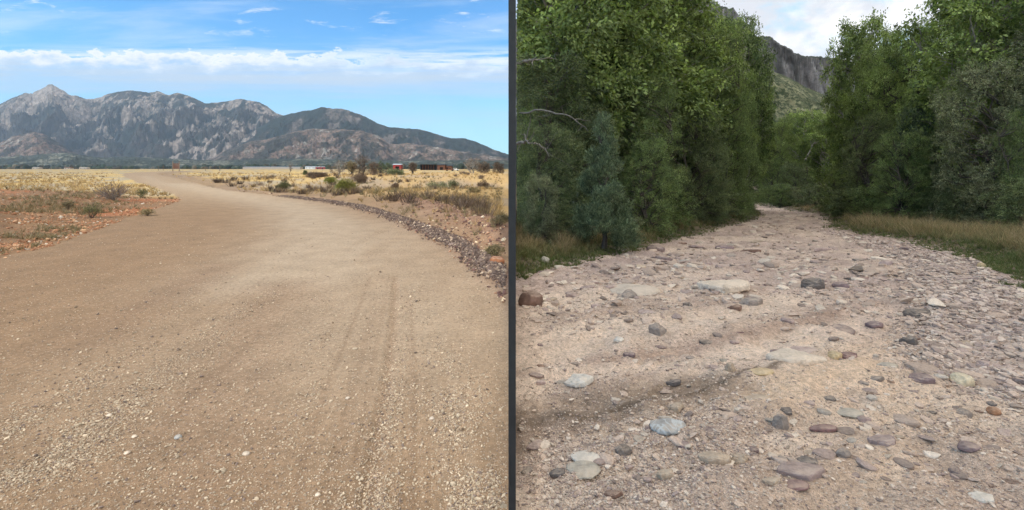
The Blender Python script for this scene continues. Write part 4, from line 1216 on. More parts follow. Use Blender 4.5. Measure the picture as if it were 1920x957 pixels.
def put_tree(kd, vi, px, Y, pytop, label, group=None, wx=1.0, mat=None, rz=None, clip=False, xoff=None):
    d = KIND[kd][vi % len(KIND[kd])]
    X = (px - 960) * Y / F if xoff is None else xoff
    z0 = zR(X, Y) if Y < 62 else float(wash_z(X, Y))
    top = H + (316 - pytop) * Y / F
    s_ = (top - z0) / d['h']
    nm = d['nm']
    t_ = thing(nm, label, 'shrub' if d['nm'] == 'shrub' else 'tree', (X, Y, z0), group)
    r_ = float(RNG.uniform(0, 6.28)) if rz is None else rz
    if d['R'] * s_ * wx * 1.35 > X - .018 * Y: clip = True
    if clip:
        # this one's crown is trimmed on the plain's side: leaves of its own
        C, A, N, L, T, asp = d['data']; c, s2 = math.cos(r_), math.sin(r_)
        rot = lambda v: np.stack([v[:, 0] * c - v[:, 1] * s2, v[:, 0] * s2 + v[:, 1] * c, v[:, 2]], 1)
        C2 = rot(C); C2[:, 0] *= wx; C2[:, 1] *= wx
        A2 = rot(A); keep = (np.minimum(C2[:, 0], C2[:, 0] + A2[:, 0] * L) - .22 * L) * s_ + X > 0.0085 * Y
        V_, F_, T_ = leaves(C2[keep], rot(A)[keep], rot(N)[keep], L[keep], L[keep] * asp, T[keep])
        cm = mesh_from('crown', V_, F_, mat or d['mat'], T_, False)
        lb = [(x * c * wx - y * s2 * wx, x * s2 * wx + y * c * wx, z, R_) for x, y, z, R_ in d['lobes']]
        lb = [(max(l[0], (-X + .9) / s_), l[1], l[2], min(l[3], .5)) for l in lb]
        tm = trunk_mesh('trunk', int(X * 100) + 5, lb, 1.0, d['rad'], d['bark'], 1, 0)
        a = link('crown', cm, t_); b = link('trunk', tm, t_)
        t_.scale = (s_, s_, s_)
    else:
        a = link('crown', d['crown'], t_); b = link('trunk', d['trunk'], t_)
        if mat and mat != d['mat']:
            a.data = d.setdefault('alt' + mat.name, None) or d['crown'].copy()
            d['alt' + mat.name] = a.data; a.data.materials.clear(); a.data.materials.append(mat)
        t_.rotation_euler = (0, 0, r_); t_.scale = (s_ * wx, s_ * wx, s_)
    return t_

G = 'trees crowding the left side of the wash'
T = put_tree
# ---- left bank of the wash: front row, from the post towards the bend
T('oak', 0, 0, 14.8, 235, 'dense dark oak whose crown starts at the post, nearest tree on the left bank', G, 1.0, None, .3, True, 0.95)
T('oak', 1, 0, 17.0, 110, 'dark oak rising directly behind the nearest oak beside the post', G, 1.0, None, 1.3, True, 1.3)
T('broad', 0, 0, 20.5, -120, 'tall pale-barked broadleaf tree filling the top of the view beside the post', G, 1.05, None, .9, True, 2.0)
T('ash', 1, 0, 27, -120, 'tall leafy tree behind the pale-barked tree beside the post', G, 1.3, None, .9, True, 1.9)
T('jun', 0, 1130, 12.9, 222, 'blue-green juniper with a pointed top at the front of the left bank', G, 1.0)
T('shrub', 0, 1172, 14.2, 402, 'grey-green shrub at the right foot of the pointed juniper', G, 1.2)
T('shrub', 1, 1030, 13.4, 372, 'dark shrub with a leaning stem left of the pointed juniper', G, 1.3)
T('shrub', 2, 1085, 14.0, 398, 'grey shrub at the left foot of the pointed juniper', G, 1.1)
T('oak', 2, 1075, 17.5, 170, 'dark oak behind and left of the pointed juniper', G, .9)
T('ash', 0, 1205, 19.0, 150, 'dark leafy tree with hanging sprays behind and right of the pointed juniper', G, .85)
T('oak', 0, 1290, 22.5, 205, 'round dark oak in the middle of the left bank', G, .85)
T('ash', 2, 1362, 27.5, 170, 'dark leafy tree near the bend, low limbs over the tan grass', G, .62)
T('ash', 0, 1383, 33, 175, 'last dark tree of the left bank where the wash bends away', G, .55)
T('shrub', 1, 1250, 19.8, 350, 'low dark bush between the juniper and the round dark oak', G, 1.4, L_ash)
T('shrub', 2, 1330, 24.0, 345, 'low dark bush right of the round dark oak', G, 1.5, L_oak)
T('shrub', 0, 1380, 28.5, 355, 'low dark bush near the end of the left bank', G, 1.3, L_oak)
# second and third rows
T('broad', 1, 1075, 23, -90, 'tall bright broadleaf tree high above the pointed juniper', G, 1.0)
T('broad', 2, 1190, 25, -60, 'tall bright broadleaf tree in the centre of the left bank skyline', G, .95)
T('broad', 0, 1275, 28, 22, 'bright broadleaf tree whose top touches the cliff on the left', G, .78)
T('ash', 1, 1345, 33, 42, 'leafy tree under the cliff with twin tops against the sky', G, .55, L_syc)
T('broad', 1, 1378, 38, 36, 'slim leafy tree with a branch reaching over the gap', G, .55, L_ash)
T('broad', 2, 1400, 42, 140, 'bright green slim tree at the edge of the gap', G, .50)
T('oak', 1, 1130, 30, 20, 'hidden dark oak filling the back of the left bank', G, 1.1)
T('oak', 2, 1240, 33, 40, 'dark oak at the back behind the centre of the left bank', G, 1.1)
T('ash', 2, 1020, 34, 10, 'leafy tree far back near the post', G, 1.0, None, .5, True, 3.4)
T('oak', 0, 1330, 40, 120, 'dark oak far back near the end of the left bank', G, .8)
T('oak', 1, 1215, 16.8, 262, 'low rounded oak bulging forward right of the pointed juniper', G, .85, L_ash)
T('oak', 2, 1322, 23.0, 262, 'low rounded oak overhanging the tan grass near the bend', G, .85)
T('grey', 1, 1015, 12.6, 330, 'low silver-leaved bushy tree beside the post, in front of the dark oak', G, .8)
# ---- the gap: trees beyond the bend
G2 = 'trees beyond the bend of the wash'
T('ash', 0, 1455, 56, 222, 'far green tree at the left of the gap beyond the bend', G2, .75, L_syc)
T('broad', 1, 1508, 60, 210, 'far green tree in the middle of the gap with pale forked stems', G2, .85)
T('broad', 2, 1560, 55, 215, 'far bright tree at the right of the gap beyond the bend', G2, .85)
T('oak', 1, 1432, 66, 250, 'small far oak at the end of the wash, left of the others', G2, .9, L_ash)
T('oak', 2, 1490, 52, 305, 'low dark oak at the foot of the far green trees', G2, 1.0, L_oak)
T('shrub', 1, 1462, 50, 345, 'round bush where the wash disappears', G2, 1.4, L_ash)
T('shrub', 0, 1530, 45, 345, 'dark bush at the foot of the far trees, right side', G2, 1.6, L_oak)
T('shrub', 2, 1500, 49, 352, 'grey bush at the foot of the far trees, middle', G2, 1.5)
T('broad', 0, 1400, 75, 235, 'far tree seen behind the end of the left bank', G2, 1.2)
T('ash', 1, 1615, 70, 205, 'far tree seen behind the start of the right bank', G2, 1.2)
T('ash', 2, 1480, 80, 232, 'farthest tree in the gap below the brushy slope', G2, 1.2)
T('ash', 2, 1545, 82, 226, 'farthest tree at the right of the gap', G2, 1.2)
# ---- right bank
G3 = 'trees crowding the right side of the wash'
T('broad', 0, 1612, 37, 40, 'slender bright tree with an airy top, first on the right bank skyline', G3, .50)
T('oak', 0, 1618, 31, 262, 'dark round oak at the near corner of the right bank', G3, .85)
T('ash', 1, 1660, 33, 84, 'leafy tree with two tops right of the slender bright tree', G3, .55, L_syc)
T('ash', 0, 1700, 30, 48, 'bright-topped leafy tree in the middle of the right bank skyline', G3, .55, L_syc)
T('grey', 0, 1775, 29, 32, 'grey-green tree with bare stems showing under its crown', G3, .80, L_ash)
T('broad', 1, 1880, 22, -95, 'tall bright broadleaf tree at the right edge of the view', G3, .80)
T('oak', 1, 1640, 27, 215, 'dark oak in the front row of the right bank, left of centre', G3, .72)
T('jun', 1, 1722, 24, 160, 'dark juniper in the centre of the right bank', G3, .95)
T('grey', 1, 1838, 19.5, 120, 'silver-leaved tree in front on the right bank', G3, .72)
T('oak', 2, 1775, 23, 235, 'dark oak behind the tan grass left of the silver-leaved tree', G3, .75)
T('ash', 2, 1925, 17.5, 210, 'green leafy tree cut by the right edge of the view', G3, .62)
T('grey', 0, 1985, 19, 20, 'silver-leaved tree at the far right behind the green leafy tree', G3, .9)
T('oak', 0, 1900, 26, 60, 'dark oak behind the silver-leaved tree at right', G3, .9)
T('oak', 1, 1690, 37, 150, 'dark oak filling the back of the right bank, left part', G3, 1.0)
T('oak', 2, 1790, 35, 120, 'dark oak filling the back of the right bank, right part', G3, 1.0)
T('broad', 2, 1960, 30, -60, 'tall broadleaf tree at the back beyond the right edge', G3, .9)
T('shrub', 0, 1600, 27, 352, 'dark bush at the corner of the right bank above the grass', G3, 1.6, L_oak)
T('shrub', 1, 1650, 24.5, 345, 'dark bush behind the tan grass, second from the corner', G3, 1.5, L_ash)
T('shrub', 2, 1705, 23, 350, 'bush with brighter leaves at the foot of the dark juniper', G3, 1.3, L_ash)
T('shrub', 0, 1760, 21.5, 352, 'grey bush right of the juniper foot', G3, 1.3, L_oak)
T('shrub', 1, 1815, 19.5, 345, 'dark bush at the foot of the silver-leaved tree', G3, 1.2)
T('shrub', 2, 1872, 18, 335, 'silvery bush behind tall tan grass at the right', G3, 1.1)
T('shrub', 0, 1935, 16.5, 330, 'dark bush at the right edge behind the tan grass', G3, 1.1, L_oak)
T('ash', 2, 1572, 30, 318, 'low bright leafy tree at the corner of the right bank', G3, .9, L_syc)
T('oak', 0, 1690, 22.5, 250, 'rounded dark oak bulging over the grass in the middle of the right bank', G3, .8, L_ash)
T('shrub', 2, 1560, 33, 358, 'small bush at the tip of the right bank', G3, 1.3, L_ash)

# bare grey limbs hanging out of the left bank
M_limb = mat_plain('limb_bark', (.17, .15, .125), .95, .35, 12)
def limb(pts, Y, r0, label):
    P = [((px - 960) * (Y + dy) / F, Y + dy, H + (316 - py) * (Y + dy) / F) for px, py, dy in pts]
    P = np.array(P); o_ = P[0].copy()
    mb = MB(); n = 14
    t = np.linspace(0, 1, len(P)); tt = np.linspace(0, 1, n)
    Q = np.stack([np.interp(tt, t, P[:, k] - o_[k]) for k in range(3)], 1)
    rr = np.random.default_rng(int(P[-1][0] * 100)); Q[1:-1] += rr.normal(0, .02, (n - 2, 3))
    mb.tube(Q, np.linspace(r0, r0 * .25, n), 6)
    for k in range(3, n - 1, 2):
        e = Q[k] + rr.normal(0, .28, 3) + np.array([.15, 0, .05]); mb.tube(bent(Q[k], e, rr, .06, 4), np.linspace(r0 * .35, r0 * .1, 4), 4)
    link('bare_branch', mb.mesh('bare_branch', M_limb, True), None, tuple(o_), label=label, category='branch')
limb([(972, 118, 2), (990, 115, 0), (1006, 108, -.5)], 15.5, .07, 'thick grey broken limb beside the post, high on the left bank')
limb([(975, 212, 2), (1005, 207, .3), (1052, 212, -.5), (1085, 228, -.6), (1102, 246, -.6)], 13.9, .035, 'long thin bare branch arching over the shrubs left of the juniper')
limb([(970, 270, 1.5), (985, 266, 0), (1000, 268, -.6)], 12.6, .05, 'short dark grey limb at the post, halfway up the left bank')
limb([(1002, 268, 1.0), (1018, 275, 0), (1030, 294, -.5)], 12.4, .018, 'thin pale twig curving down below the short dark limb')
limb([(1510, 300, 0), (1518, 285, 0), (1528, 264, 0)], 50, .09, 'pale forked stem leaning among the far trees in the gap')

# ------------------------------------------------------------------ grass
def tufts(name, X, Y, Z, h, blades, mat, tint, width, seed, lean=.45, spread=.5, **props):
    r = np.random.default_rng(seed)
    n = len(X); ii = np.repeat(np.arange(n), blades); m = len(ii)
    a = r.uniform(0, 6.28, m); rad = r.uniform(0, 1, m) ** .7 * h[ii] * spread
    P = np.stack([X[ii] + np.cos(a) * rad * .6, Y[ii] + np.sin(a) * rad * .6, Z[ii] - .01], 1)
    hh = h[ii] * r.uniform(.5, 1.15, m); le = r.normal(0, lean, (m, 2))
    tip = P + np.stack([le[:, 0] * hh + np.cos(a) * hh * .3, le[:, 1] * hh + np.sin(a) * hh * .3, hh], 1)
    b = r.uniform(0, 6.28, m); w = (width[ii] * r.uniform(.6, 1.3, m))[:, None]
    D = np.stack([np.cos(b), np.sin(b), 0 * b], 1) * w
    mid = P * .5 + tip * .5; mid[:, 2] += hh * .12
    V = np.stack([P - D, P + D, mid + D * .7, tip, mid - D * .7], 1).reshape(-1, 3)
    q = np.arange(m)[:, None] * 5
    Fc = np.concatenate([q + np.array([[0, 1, 2]]), q + np.array([[0, 2, 4]]), q + np.array([[4, 2, 3]])])
    T_ = np.zeros((m, 3)); T_[:, 0] = np.clip(tint[ii, 0] + r.normal(0, .15, m), 0, 1); T_[:, 1] = tint[ii, 1] * r.uniform(.75, 1.25, m)
    return link(name, mesh_from(name, V, Fc, mat, np.repeat(T_, 5, 0), False), **props)

def plain_grass():
    X, Y, r = pick_ground(52000, 6.5, 170, -1, 701, 0.75)
    ins = inside(X, Y, road_poly); dl = polydist(X, Y, road_le); dr = polydist(X, Y, road_re); ed = np.minimum(dl, dr)
    left = (dl < dr) & (Y < 45)
    pn = fbm(X * .5, Y * .35, 4, 703); p2 = fbm(X * 1.7, Y * 1.2, 3, 705)
    bank = left & (dl < 11) & (Y < 28)
    dens = np.where(bank, 0.55 * sst(pn, .42, .56), np.where(left, .75 * sst(p2, .3, .5), .70 * sst(p2 + .4 * (pn - .5), .34, .56) * sst(ed, .7, 2.2 + .06 * Y)))
    d2 = polydist(X, Y, crest2); dens = dens * (1 - .8 * np.exp(-(d2 / .8) ** 2))
    keep = (~ins) & (ed > .25) & (r.uniform(0, 1, len(X)) < dens) & (X < -.018 * Y - .05)
    X, Y, bank, pn, left, ed = X[keep], Y[keep], bank[keep], pn[keep], left[keep], ed[keep]
    Z = left_surface(X, Y, False); n = len(X)
    h = np.where(bank, .11, .17) * np.exp(r.normal(0, .3, n)) * (1 + .006 * Y)
    w = .0022 + .00028 * Y
    tint = np.stack([np.clip(pn * 1.6 - .3 + r.normal(0, .15, n), 0, 1), r.uniform(.75, 1.2, n)], 1)
    rb = (~left) & (Y < 60) & (X > -17) & (r.uniform(0, 1, n) < .55)
    g = bank | rb
    tufts('dry_grass', X[~g], Y[~g], Z[~g], h[~g], 13, M_g1, tint[~g], w[~g], 711, kind='stuff')
    tufts('scrub_grass', X[g], Y[g], Z[g], h[g], 13, L_greygrass, tint[g], w[g], 712, kind='stuff')
M_g1 = L_drygrass
plain_grass()

def brush_clumps():
    X, Y, r = pick_ground(900, 14, 110, -1, 751, 0.8)
    ins = inside(X, Y, road_poly); ed = np.minimum(polydist(X, Y, road_le), polydist(X, Y, road_re))
    k = (~ins) & (ed > 1.5) & (X > -40) & (X < -.03 * Y - .3) & (fbm(X * .2, Y * .1, 3, 753) > .45) & (polydist(X, Y, road_re) < polydist(X, Y, road_le))
    X, Y = X[k], Y[k]; n = len(X); Z = left_surface(X, Y, False)
    tint = np.stack([r.uniform(0, .8, n), r.uniform(.5, 1.0, n)], 1)
    tufts('brush_clumps', X, Y, Z, r.uniform(.25, .5, n) * (1 + .004 * Y), 60, L_brown, tint, .003 + .0003 * Y, 755, .5, 1.1, kind='stuff')
brush_clumps()
def verge_grass():
    X, Y, r = pick_ground(70000, 6.0, 60, 1, 731, 0.9)
    ins = inside(X, Y, wash_poly); ed = np.minimum(polydist(X, Y, wash_le), polydist(X, Y, wash_re))
    dl = polydist(X, Y, wash_le); dr = polydist(X, Y, wash_re)
    lim = np.where(dl < dr, 3.4, 4.2)
    dens = np.where(ed < lim, .95, .12)
    sd = np.where(ins, -ed, ed); rag = (fbm(X * 1.3, Y * 1.1, 4, 745) - .5) * 1.1 + .05
    keep = (sd > rag) & (sd > -.35) & (r.uniform(0, 1, len(X)) < dens) & (X > .0095 * Y) & (ed < 9)
    X, Y, ed, dl, dr = X[keep], Y[keep], np.maximum(sd, 0)[keep], dl[keep], dr[keep]; n = len(X)
    Z = right_surface(X, Y, False)
    pn = fbm(X * .7, Y * .5, 3, 733)
    tall = sst(ed + (pn - .5) * 1.2, .45, 1.3)
    near = sst(Y, 8, 13)
    p5 = fbm(X * 2.2, Y * 1.6, 3, 739)
    h = (.06 + (.20 + .22 * (pn - .3)) * tall * (.45 + .55 * near) * sst(p5, .22, .58)) * np.exp(r.normal(0, .30, n))
    t0 = np.clip(tall * (.30 + .35 * near) * (0.25 + 1.2 * p5) , 0, 1) + r.normal(0, .16, n)
    tint = np.stack([np.clip(t0, 0, 1), r.uniform(.7, 1.2, n)], 1)
    tufts('verge_grass', X, Y, Z, h, 13, L_verge, tint, .0022 + .00022 * Y, 741, .42, kind='stuff')
verge_grass()
print('verts total', sum(len(m.vertices) for m in bpy.data.meshes))
L_scrubg = mat_leaf('weed_leaf', (0.08, 0.085, 0.035), (0.17, 0.16, 0.07), 0.2)

# ------------------------------------------------------------------ brush, trees and buildings out on the plain
def plain_shrub(px, Y, pytop, wpx, label, mat, seed, twig=None, leaf=.05, dense=1.0, name='shrub', group=None, up=.5):
    X = (px - 960) * Y / F; z0 = zL(X, Y)
    top = H + (316 - pytop) * Y / F; h = max(top - z0, .25); R_ = wpx * Y / F / 2
    r = np.random.default_rng(seed)
    lb = []
    for i in range(12):
        a = r.uniform(0, 6.28); k = R_ * .62 * r.uniform(.1, 1) ** .5
        zz = h * r.uniform(.25, .72) * (1 - .45 * (k / R_) ** 2)
        lb.append((math.cos(a) * k, math.sin(a) * k, zz, min(R_ * .42, h * .34)))
    t_ = thing(name, label, 'shrub', (X, Y, z0), group)
    d = crown(seed, lb, int(420 * dense), 12, leaf * max(1, Y / 30), min(R_ * .2, .3), up, 0, fine=.7, aspect=.35)
    link('foliage', crown_mesh('foliage', mat, d, None), t_)
    mb = MB()
    for i in range(10):
        x, y, z, q = lb[i]
        mb.tube(bent((r.normal(0, .04 * R_), r.normal(0, .04 * R_), -.05), (x * 1.2, y * 1.2, z + q * .8), r, .05, 5), np.linspace(.012, .004, 5) * max(1, Y / 20), 4)
    link('stem', mb.mesh('stem', twig or M_twig), t_)
    return t_

def bare_bush(px, Y, wpx, hpx, label, seed):
    X = (px - 960) * Y / F; z0 = zL(X, Y); R_ = wpx * Y / F / 2; h = hpx * Y / F
    r = np.random.default_rng(seed); t_ = thing('bare_bush', label, 'bush', (X, Y, z0))
    mb = MB(); mb2 = MB()
    for i in range(34):
        a = r.uniform(0, 6.28); k = r.uniform(.15, 1) ** .6
        e = np.array([math.cos(a) * R_ * k, math.sin(a) * R_ * k, h * (1.05 - .5 * k * k) * r.uniform(.75, 1.1)])
        P = bent((r.normal(0, .05), r.normal(0, .05), -.05), e, r, .05, 6)
        P[1:3, 2] += .03
        mb.tube(P, np.linspace(.016, .006, 6), 4)
        for _ in range(7):
            q = P[int(r.integers(2, 6))]; f = q + unit(r.normal(size=3) + np.array([math.cos(a), math.sin(a), 1.0])) * r.uniform(.10, .28) * R_ / .65
            mb2.tube(np.array([q, (q + f) / 2 + r.normal(0, .01, 3), f]), [.007, .005, .003], 3)
    link('stem', mb.mesh('stem', mat_plain('grey_twig', (.23, .19, .16), .95, .3, 20)), t_)
    link('twig', mb2.mesh('twig', M_twig), t_)
bare_bush(212, 21.6, 66, 30, 'bare grey twiggy bush standing on the red earth bank beside the road', 31)

def plain_tree(px, Y, pytop, wpx, label, mat, seed, bark=None, dens=1.0, name='bare_tree', low=.35, group=None):
    X = (px - 960) * Y / F; z0 = zL(X, Y)
    h = H + (316 - pytop) * Y / F - z0; R_ = wpx * Y / F / 2
    r = np.random.default_rng(seed)
    thin = wpx < 12
    lb = lobes_round(seed, 5 if thin else 16, R_, h * (.5 + low / 2), h * (.5 - low / 2), (.22, .34), -.9, .8)
    t_ = thing(name, label, 'tree', (X, Y, z0), group)
    mb = MB()
    for s_ in range(1 if thin else 3):
        P = bent((r.normal(0, .06), r.normal(0, .06), -.2), (r.normal(0, R_ * .35), r.normal(0, R_ * .3), h * .75), r, .05, 7)
        mb.tube(P, np.linspace(.13, .03, 7) * (h / 4 + .3) * (.6 if thin else 1), 5)
        for x, y, z, q in lb[s_::(1 if thin else 3)]:
            zz = min(z * .6, h * .6); st = np.array([np.interp(zz, P[:, 2], P[:, k]) for k in range(3)])
            b = bent(st, (x, y, z), r, .08, 5); mb.tube(b, np.linspace(.055, .015, 5) * (h / 4 + .3), 4)
            for _ in range(1 if thin else 9):
                mb.tube(bent(b[int(r.integers(2, 5))], np.array([x, y, z]) + unit(r.normal(size=3)) * q * 1.15, r, .08, 3), [.022, .016, .010], 3)
    link('trunk', mb.mesh('trunk', bark or M_twig), t_)
    d = crown(seed + 1, lb, int(330 * dens), 10, .16, .3, .4, 0, fine=.8, aspect=.3, shell=(.3, 1.05))
    link('crown', crown_mesh('crown', mat, d), t_)
GT = 'scattered trees at the edge of the plain'
plain_tree(545, 100, 303, 10, 'thin leafless sapling standing alone on the golden plain', L_brown, 41, M_bark, .05, group=GT)
plain_tree(621, 92, 309, 9, 'small leafless stump-like tree left of the grey forked tree', L_brown, 42, M_bark, .08, group=GT)
plain_tree(637, 90, 301, 32, 'grey leafless tree with a pale trunk, left in the clump on the plain', L_brown, 43, M_palebark, .35, group=GT)
plain_tree(659, 94, 303, 24, 'yellow-brown leafed tree between the grey leafless tree and the big brown tree', L_scrub2 if 'L_scrub2' in globals() else L_greygrass, 44, M_bark, 1.0, group=GT)
plain_tree(681, 92, 293, 42, 'biggest brown tree of the clump on the plain, tallest against the mountain', L_brown, 45, M_bark, .95, low=.15, group=GT)
plain_tree(702, 90, 305, 24, 'low brown tree touching the right side of the biggest brown tree', L_brown, 46, M_bark, .9, low=.1, group=GT)
plain_tree(715, 150, 302, 12, 'narrow dark evergreen behind and right of the brown clump', L_jun, 47, M_bark, 1.6, 'evergreen_tree', .05, GT)
plain_tree(727, 150, 306, 20, 'round dark evergreen left of the red shed', L_jun, 48, M_bark, 1.6, 'evergreen_tree', .05, GT)
plain_tree(774, 105, 305, 17, 'small brown tree standing alone between the red shed and the dark barn', L_brown, 49, M_bark, .9, group=GT)
plain_tree(885, 84, 298, 40, 'spreading grey tree with a pale forked trunk right of the barns', L_brown, 50, M_palebark, .55, low=.3, group=GT)
plain_tree(908, 82, 305, 28, 'low brown tree right of the pale forked tree', L_brown, 51, M_bark, 1.0, low=.05, group=GT)
plain_tree(934, 86, 305, 24, 'dull brown tree near the post at the far edge of the plain', L_brown, 52, M_bark, 1.0, low=.05, group=GT)

plain_shrub(648, 35, 333, 40, 'bright yellow-green bush right of the road bend', L_scrub, 61, M_bark, .05, 1.8)
plain_shrub(636, 37, 341, 16, 'small dark green bush at the left foot of the bright yellow-green bush', L_oak, 69, M_bark, .05, .8)
plain_shrub(621, 50, 331, 26, 'olive bush just behind and left of the bright yellow-green bush', L_scrub, 62, M_bark, .05, 1.0)
plain_shrub(533, 43, 337, 28, 'small dark green bush alone on golden grass', L_scrubg, 63, M_bark, .05, 1.2)
plain_shrub(594, 62, 323, 52, 'wide low brown brush left of the olive bush', L_brown, 64, M_twig, .05, 1.4)
plain_shrub(670, 52, 322, 44, 'wide brown brush behind the bright yellow-green bush', L_brown, 65, M_twig, .05, 1.6)
plain_shrub(742, 66, 316, 44, 'grey-green brush below the red shed', L_grey, 66, M_twig, .05, 1.3)
plain_shrub(740, 38, 341, 20, 'small reddish brown bush on the slope below the grey-green brush', L_brown, 67, M_twig, .05, .8)
plain_shrub(822, 40, 338, 50, 'low grey-green brush in the shallow draw', L_grey, 68, M_twig, .05, 1.0)
plain_shrub(850, 38, 334, 24, 'taller grey-green bush at the right end of the draw', L_grey, 70, M_twig, .05, .8)
plain_shrub(888, 30, 352, 30, 'dull grey bush on tan grass near the post', L_greygrass, 71, M_twig, .05, .8)
plain_shrub(905, 36, 335, 26, 'brown bush near the post, farther off than the dull grey bush', L_brown, 72, M_twig, .05, .9)
plain_shrub(572, 110, 318, 8, 'tiny green bush near the thin leafless sapling', L_oak, 73, M_twig, .05, .6)
plain_shrub(350, 40, 330, 30, 'low brown brush on the earth beside the far road bend', L_brown, 74, M_twig, .05, .8) if False else None
plain_shrub(265, 24.5, 352, 26, 'green weed clump on the tip of the red bank beside the road', L_scrubg, 75, M_bark, .03, .5)
plain_shrub(276, 16.2, 388, 30, 'low grey-green weed clump near the tip of the red bank', L_greygrass, 76, M_twig, .03, .5)
plain_shrub(172, 15.3, 376, 44, 'dark olive weed clump in the middle of the red bank', L_scrubg, 77, M_twig, .03, .5)
plain_shrub(128, 16.5, 374, 22, 'small olive weed on the red bank, left of the dark olive weed clump', L_greygrass, 78, M_twig, .03, .5)
plain_shrub(936, 11.5, 440, 46, 'tan grassy clump behind the rubble beside the post', L_greygrass, 79, M_twig, .03, .8)
plain_shrub(928, 8.3, 462, 44, 'dry brown weed clump just behind the orange-brown boulder', L_greygrass, 80, M_twig, .03, .7)

def wall_mat(n, c): return mat_plain(n, c, .8, .12, 1.2)
B_red = wall_mat('red_paint', (.36, .045, .04)); B_white = wall_mat('white_paint', (.72, .71, .68)); B_dark = wall_mat('weathered_metal', (.045, .042, .040))
B_rust = wall_mat('rusty_metal', (.17, .075, .045)); B_tin = wall_mat('tin_roof', (.42, .43, .44)); B_shade = wall_mat('dark_interior', (.012, .011, .010)); B_tan = wall_mat('tan_wall', (.45, .38, .30))
def building(name, px0, px1, pytop, Y, label, wall, roof, depth=12, gable=0.0, opening=None, cat='building', group=None, windows=0, posts=0):
    x0, x1 = (px0 - 960) * Y / F, (px1 - 960) * Y / F; xc = (x0 + x1) / 2; w = x1 - x0
    h = H + (316 - pytop) * Y / F
    z0 = zL(xc, Y)
    t_ = thing(name, label, cat, (xc, Y, z0), group); h = h - z0
    eave = h - gable
    mb = MB(); th = .25
    if posts:
        mb.box(-w / 2, w / 2, depth - th, depth, -.3, eave)
        mb.box(-w / 2, -w / 2 + th, 0, depth - th, -.3, eave); mb.box(w / 2 - th, w / 2, 0, depth - th, -.3, eave)
        for k in range(posts):
            pb = MB(); xx = -w / 2 + w * (k + 1) / (posts + 1); pb.box(xx - .18, xx + .18, 0, .36, -.3, eave)
            link('support', pb.mesh('support', B_rust), t_)
    elif opening:
        a, b, oh = opening; a, b = -w / 2 + a * w, -w / 2 + b * w; oh *= eave
        mb.box(-w / 2, a, 0, th, -.3, eave); mb.box(b, w / 2, 0, th, -.3, eave); mb.box(a, b, 0, th, oh, eave)
        mb.box(-w / 2, -w / 2 + th, th, depth, -.3, eave); mb.box(w / 2 - th, w / 2, th, depth, -.3, eave); mb.box(-w / 2 + th, w / 2 - th, depth - th, depth, -.3, eave)
    else:
        mb.box(-w / 2, w / 2, 0, depth, -.3, eave)
    link('wall', mb.mesh('wall', wall), t_)
    if opening:
        db = MB(); db.box(a + .02, b - .02, 1.2, 1.35, -.2, oh - .02); link('interior_shade', db.mesh('interior_shade', B_shade), t_)  # near-black panel inside the opening stands in for interior shade
    rb = MB(); o = .5
    if gable:
        V = [(-w / 2 - o, -o, eave), (w / 2 + o, -o, eave), (w / 2 + o, depth + o, eave), (-w / 2 - o, depth + o, eave), (-w / 2 - o, depth / 2, h), (w / 2 + o, depth / 2, h)]
        Ff = [(0, 1, 5, 4), (2, 3, 4, 5)]; rb.add(V, Ff); rb.add(V, [(0, 4, 3), (1, 2, 5)]); rb.add([(v[0], v[1], v[2] - .01) for v in V[:4]], [(0, 3, 2, 1)])
    else:
        rb.box(-w / 2 - o, w / 2 + o, -o, depth + o, eave + .01, eave + .35)
    link('roof', rb.mesh('roof', roof), t_)
    for k in range(windows):
        wb = MB(); xx = -w / 2 + w * (k + .5) / windows; wb.box(xx - .6, xx + .6, -.06, -.005, eave * .35, eave * .75)
        link('window', wb.mesh('window', B_shade), t_)
building('shed', 737, 751.5, 307.3, 420, 'small red shed with a pale roof and a dark open front', B_red, B_tin, 7, 1.0, (.28, .80, .72), 'shed')
building('barn', 788, 818, 309.2, 430, 'long dark open-fronted barn with a flat roof', B_dark, B_dark, 12, 0, None, 'barn', posts=5)
building('barn', 820, 834, 308.0, 425, 'rust-red barn right next to the long dark barn', B_rust, B_dark, 10, .9, (.35, .75, .6), 'barn')
building('shed', 835, 847, 310.0, 440, 'low rusty shed right of the rust-red barn', B_rust, B_dark, 8, .6, (.1, .45, .6), 'shed')
building('house', 572, 590, 312.0, 1000, 'white farmhouse with a low gable roof left of the little red sheds', B_white, B_tin, 10, 1.6, None, 'house', windows=3)
building('shed', 592, 599, 312.8, 990, 'left one of the two little red and white sheds', B_red, B_white, 6, .7, (.3, .7, .7), 'shed')
building('shed', 601, 608, 312.8, 990, 'right one of the two little red and white sheds', B_red, B_white, 6, .7, (.3, .7, .7), 'shed')
building('greenhouse', 455, 562, 313.0, 1010, 'very long low white greenhouse at the foot of the mountains', B_tan, B_tin, 14, 1.0, None, 'greenhouse')
building('house', 148, 162, 313.6, 1000, 'pale low house among dark trees at far left, right one of three', B_tan, B_tan, 9, 1.4, None, 'house', windows=2)
building('house', 120, 131, 313.8, 1020, 'pale low house among dark trees at far left, middle one of three', B_tan, B_rust, 9, 1.2, None, 'house', windows=2)
building('house', 60, 72, 313.8, 1020, 'pale low house among dark trees at far left, left one of three', B_tan, B_tan, 9, 1.2, None, 'house', windows=2)

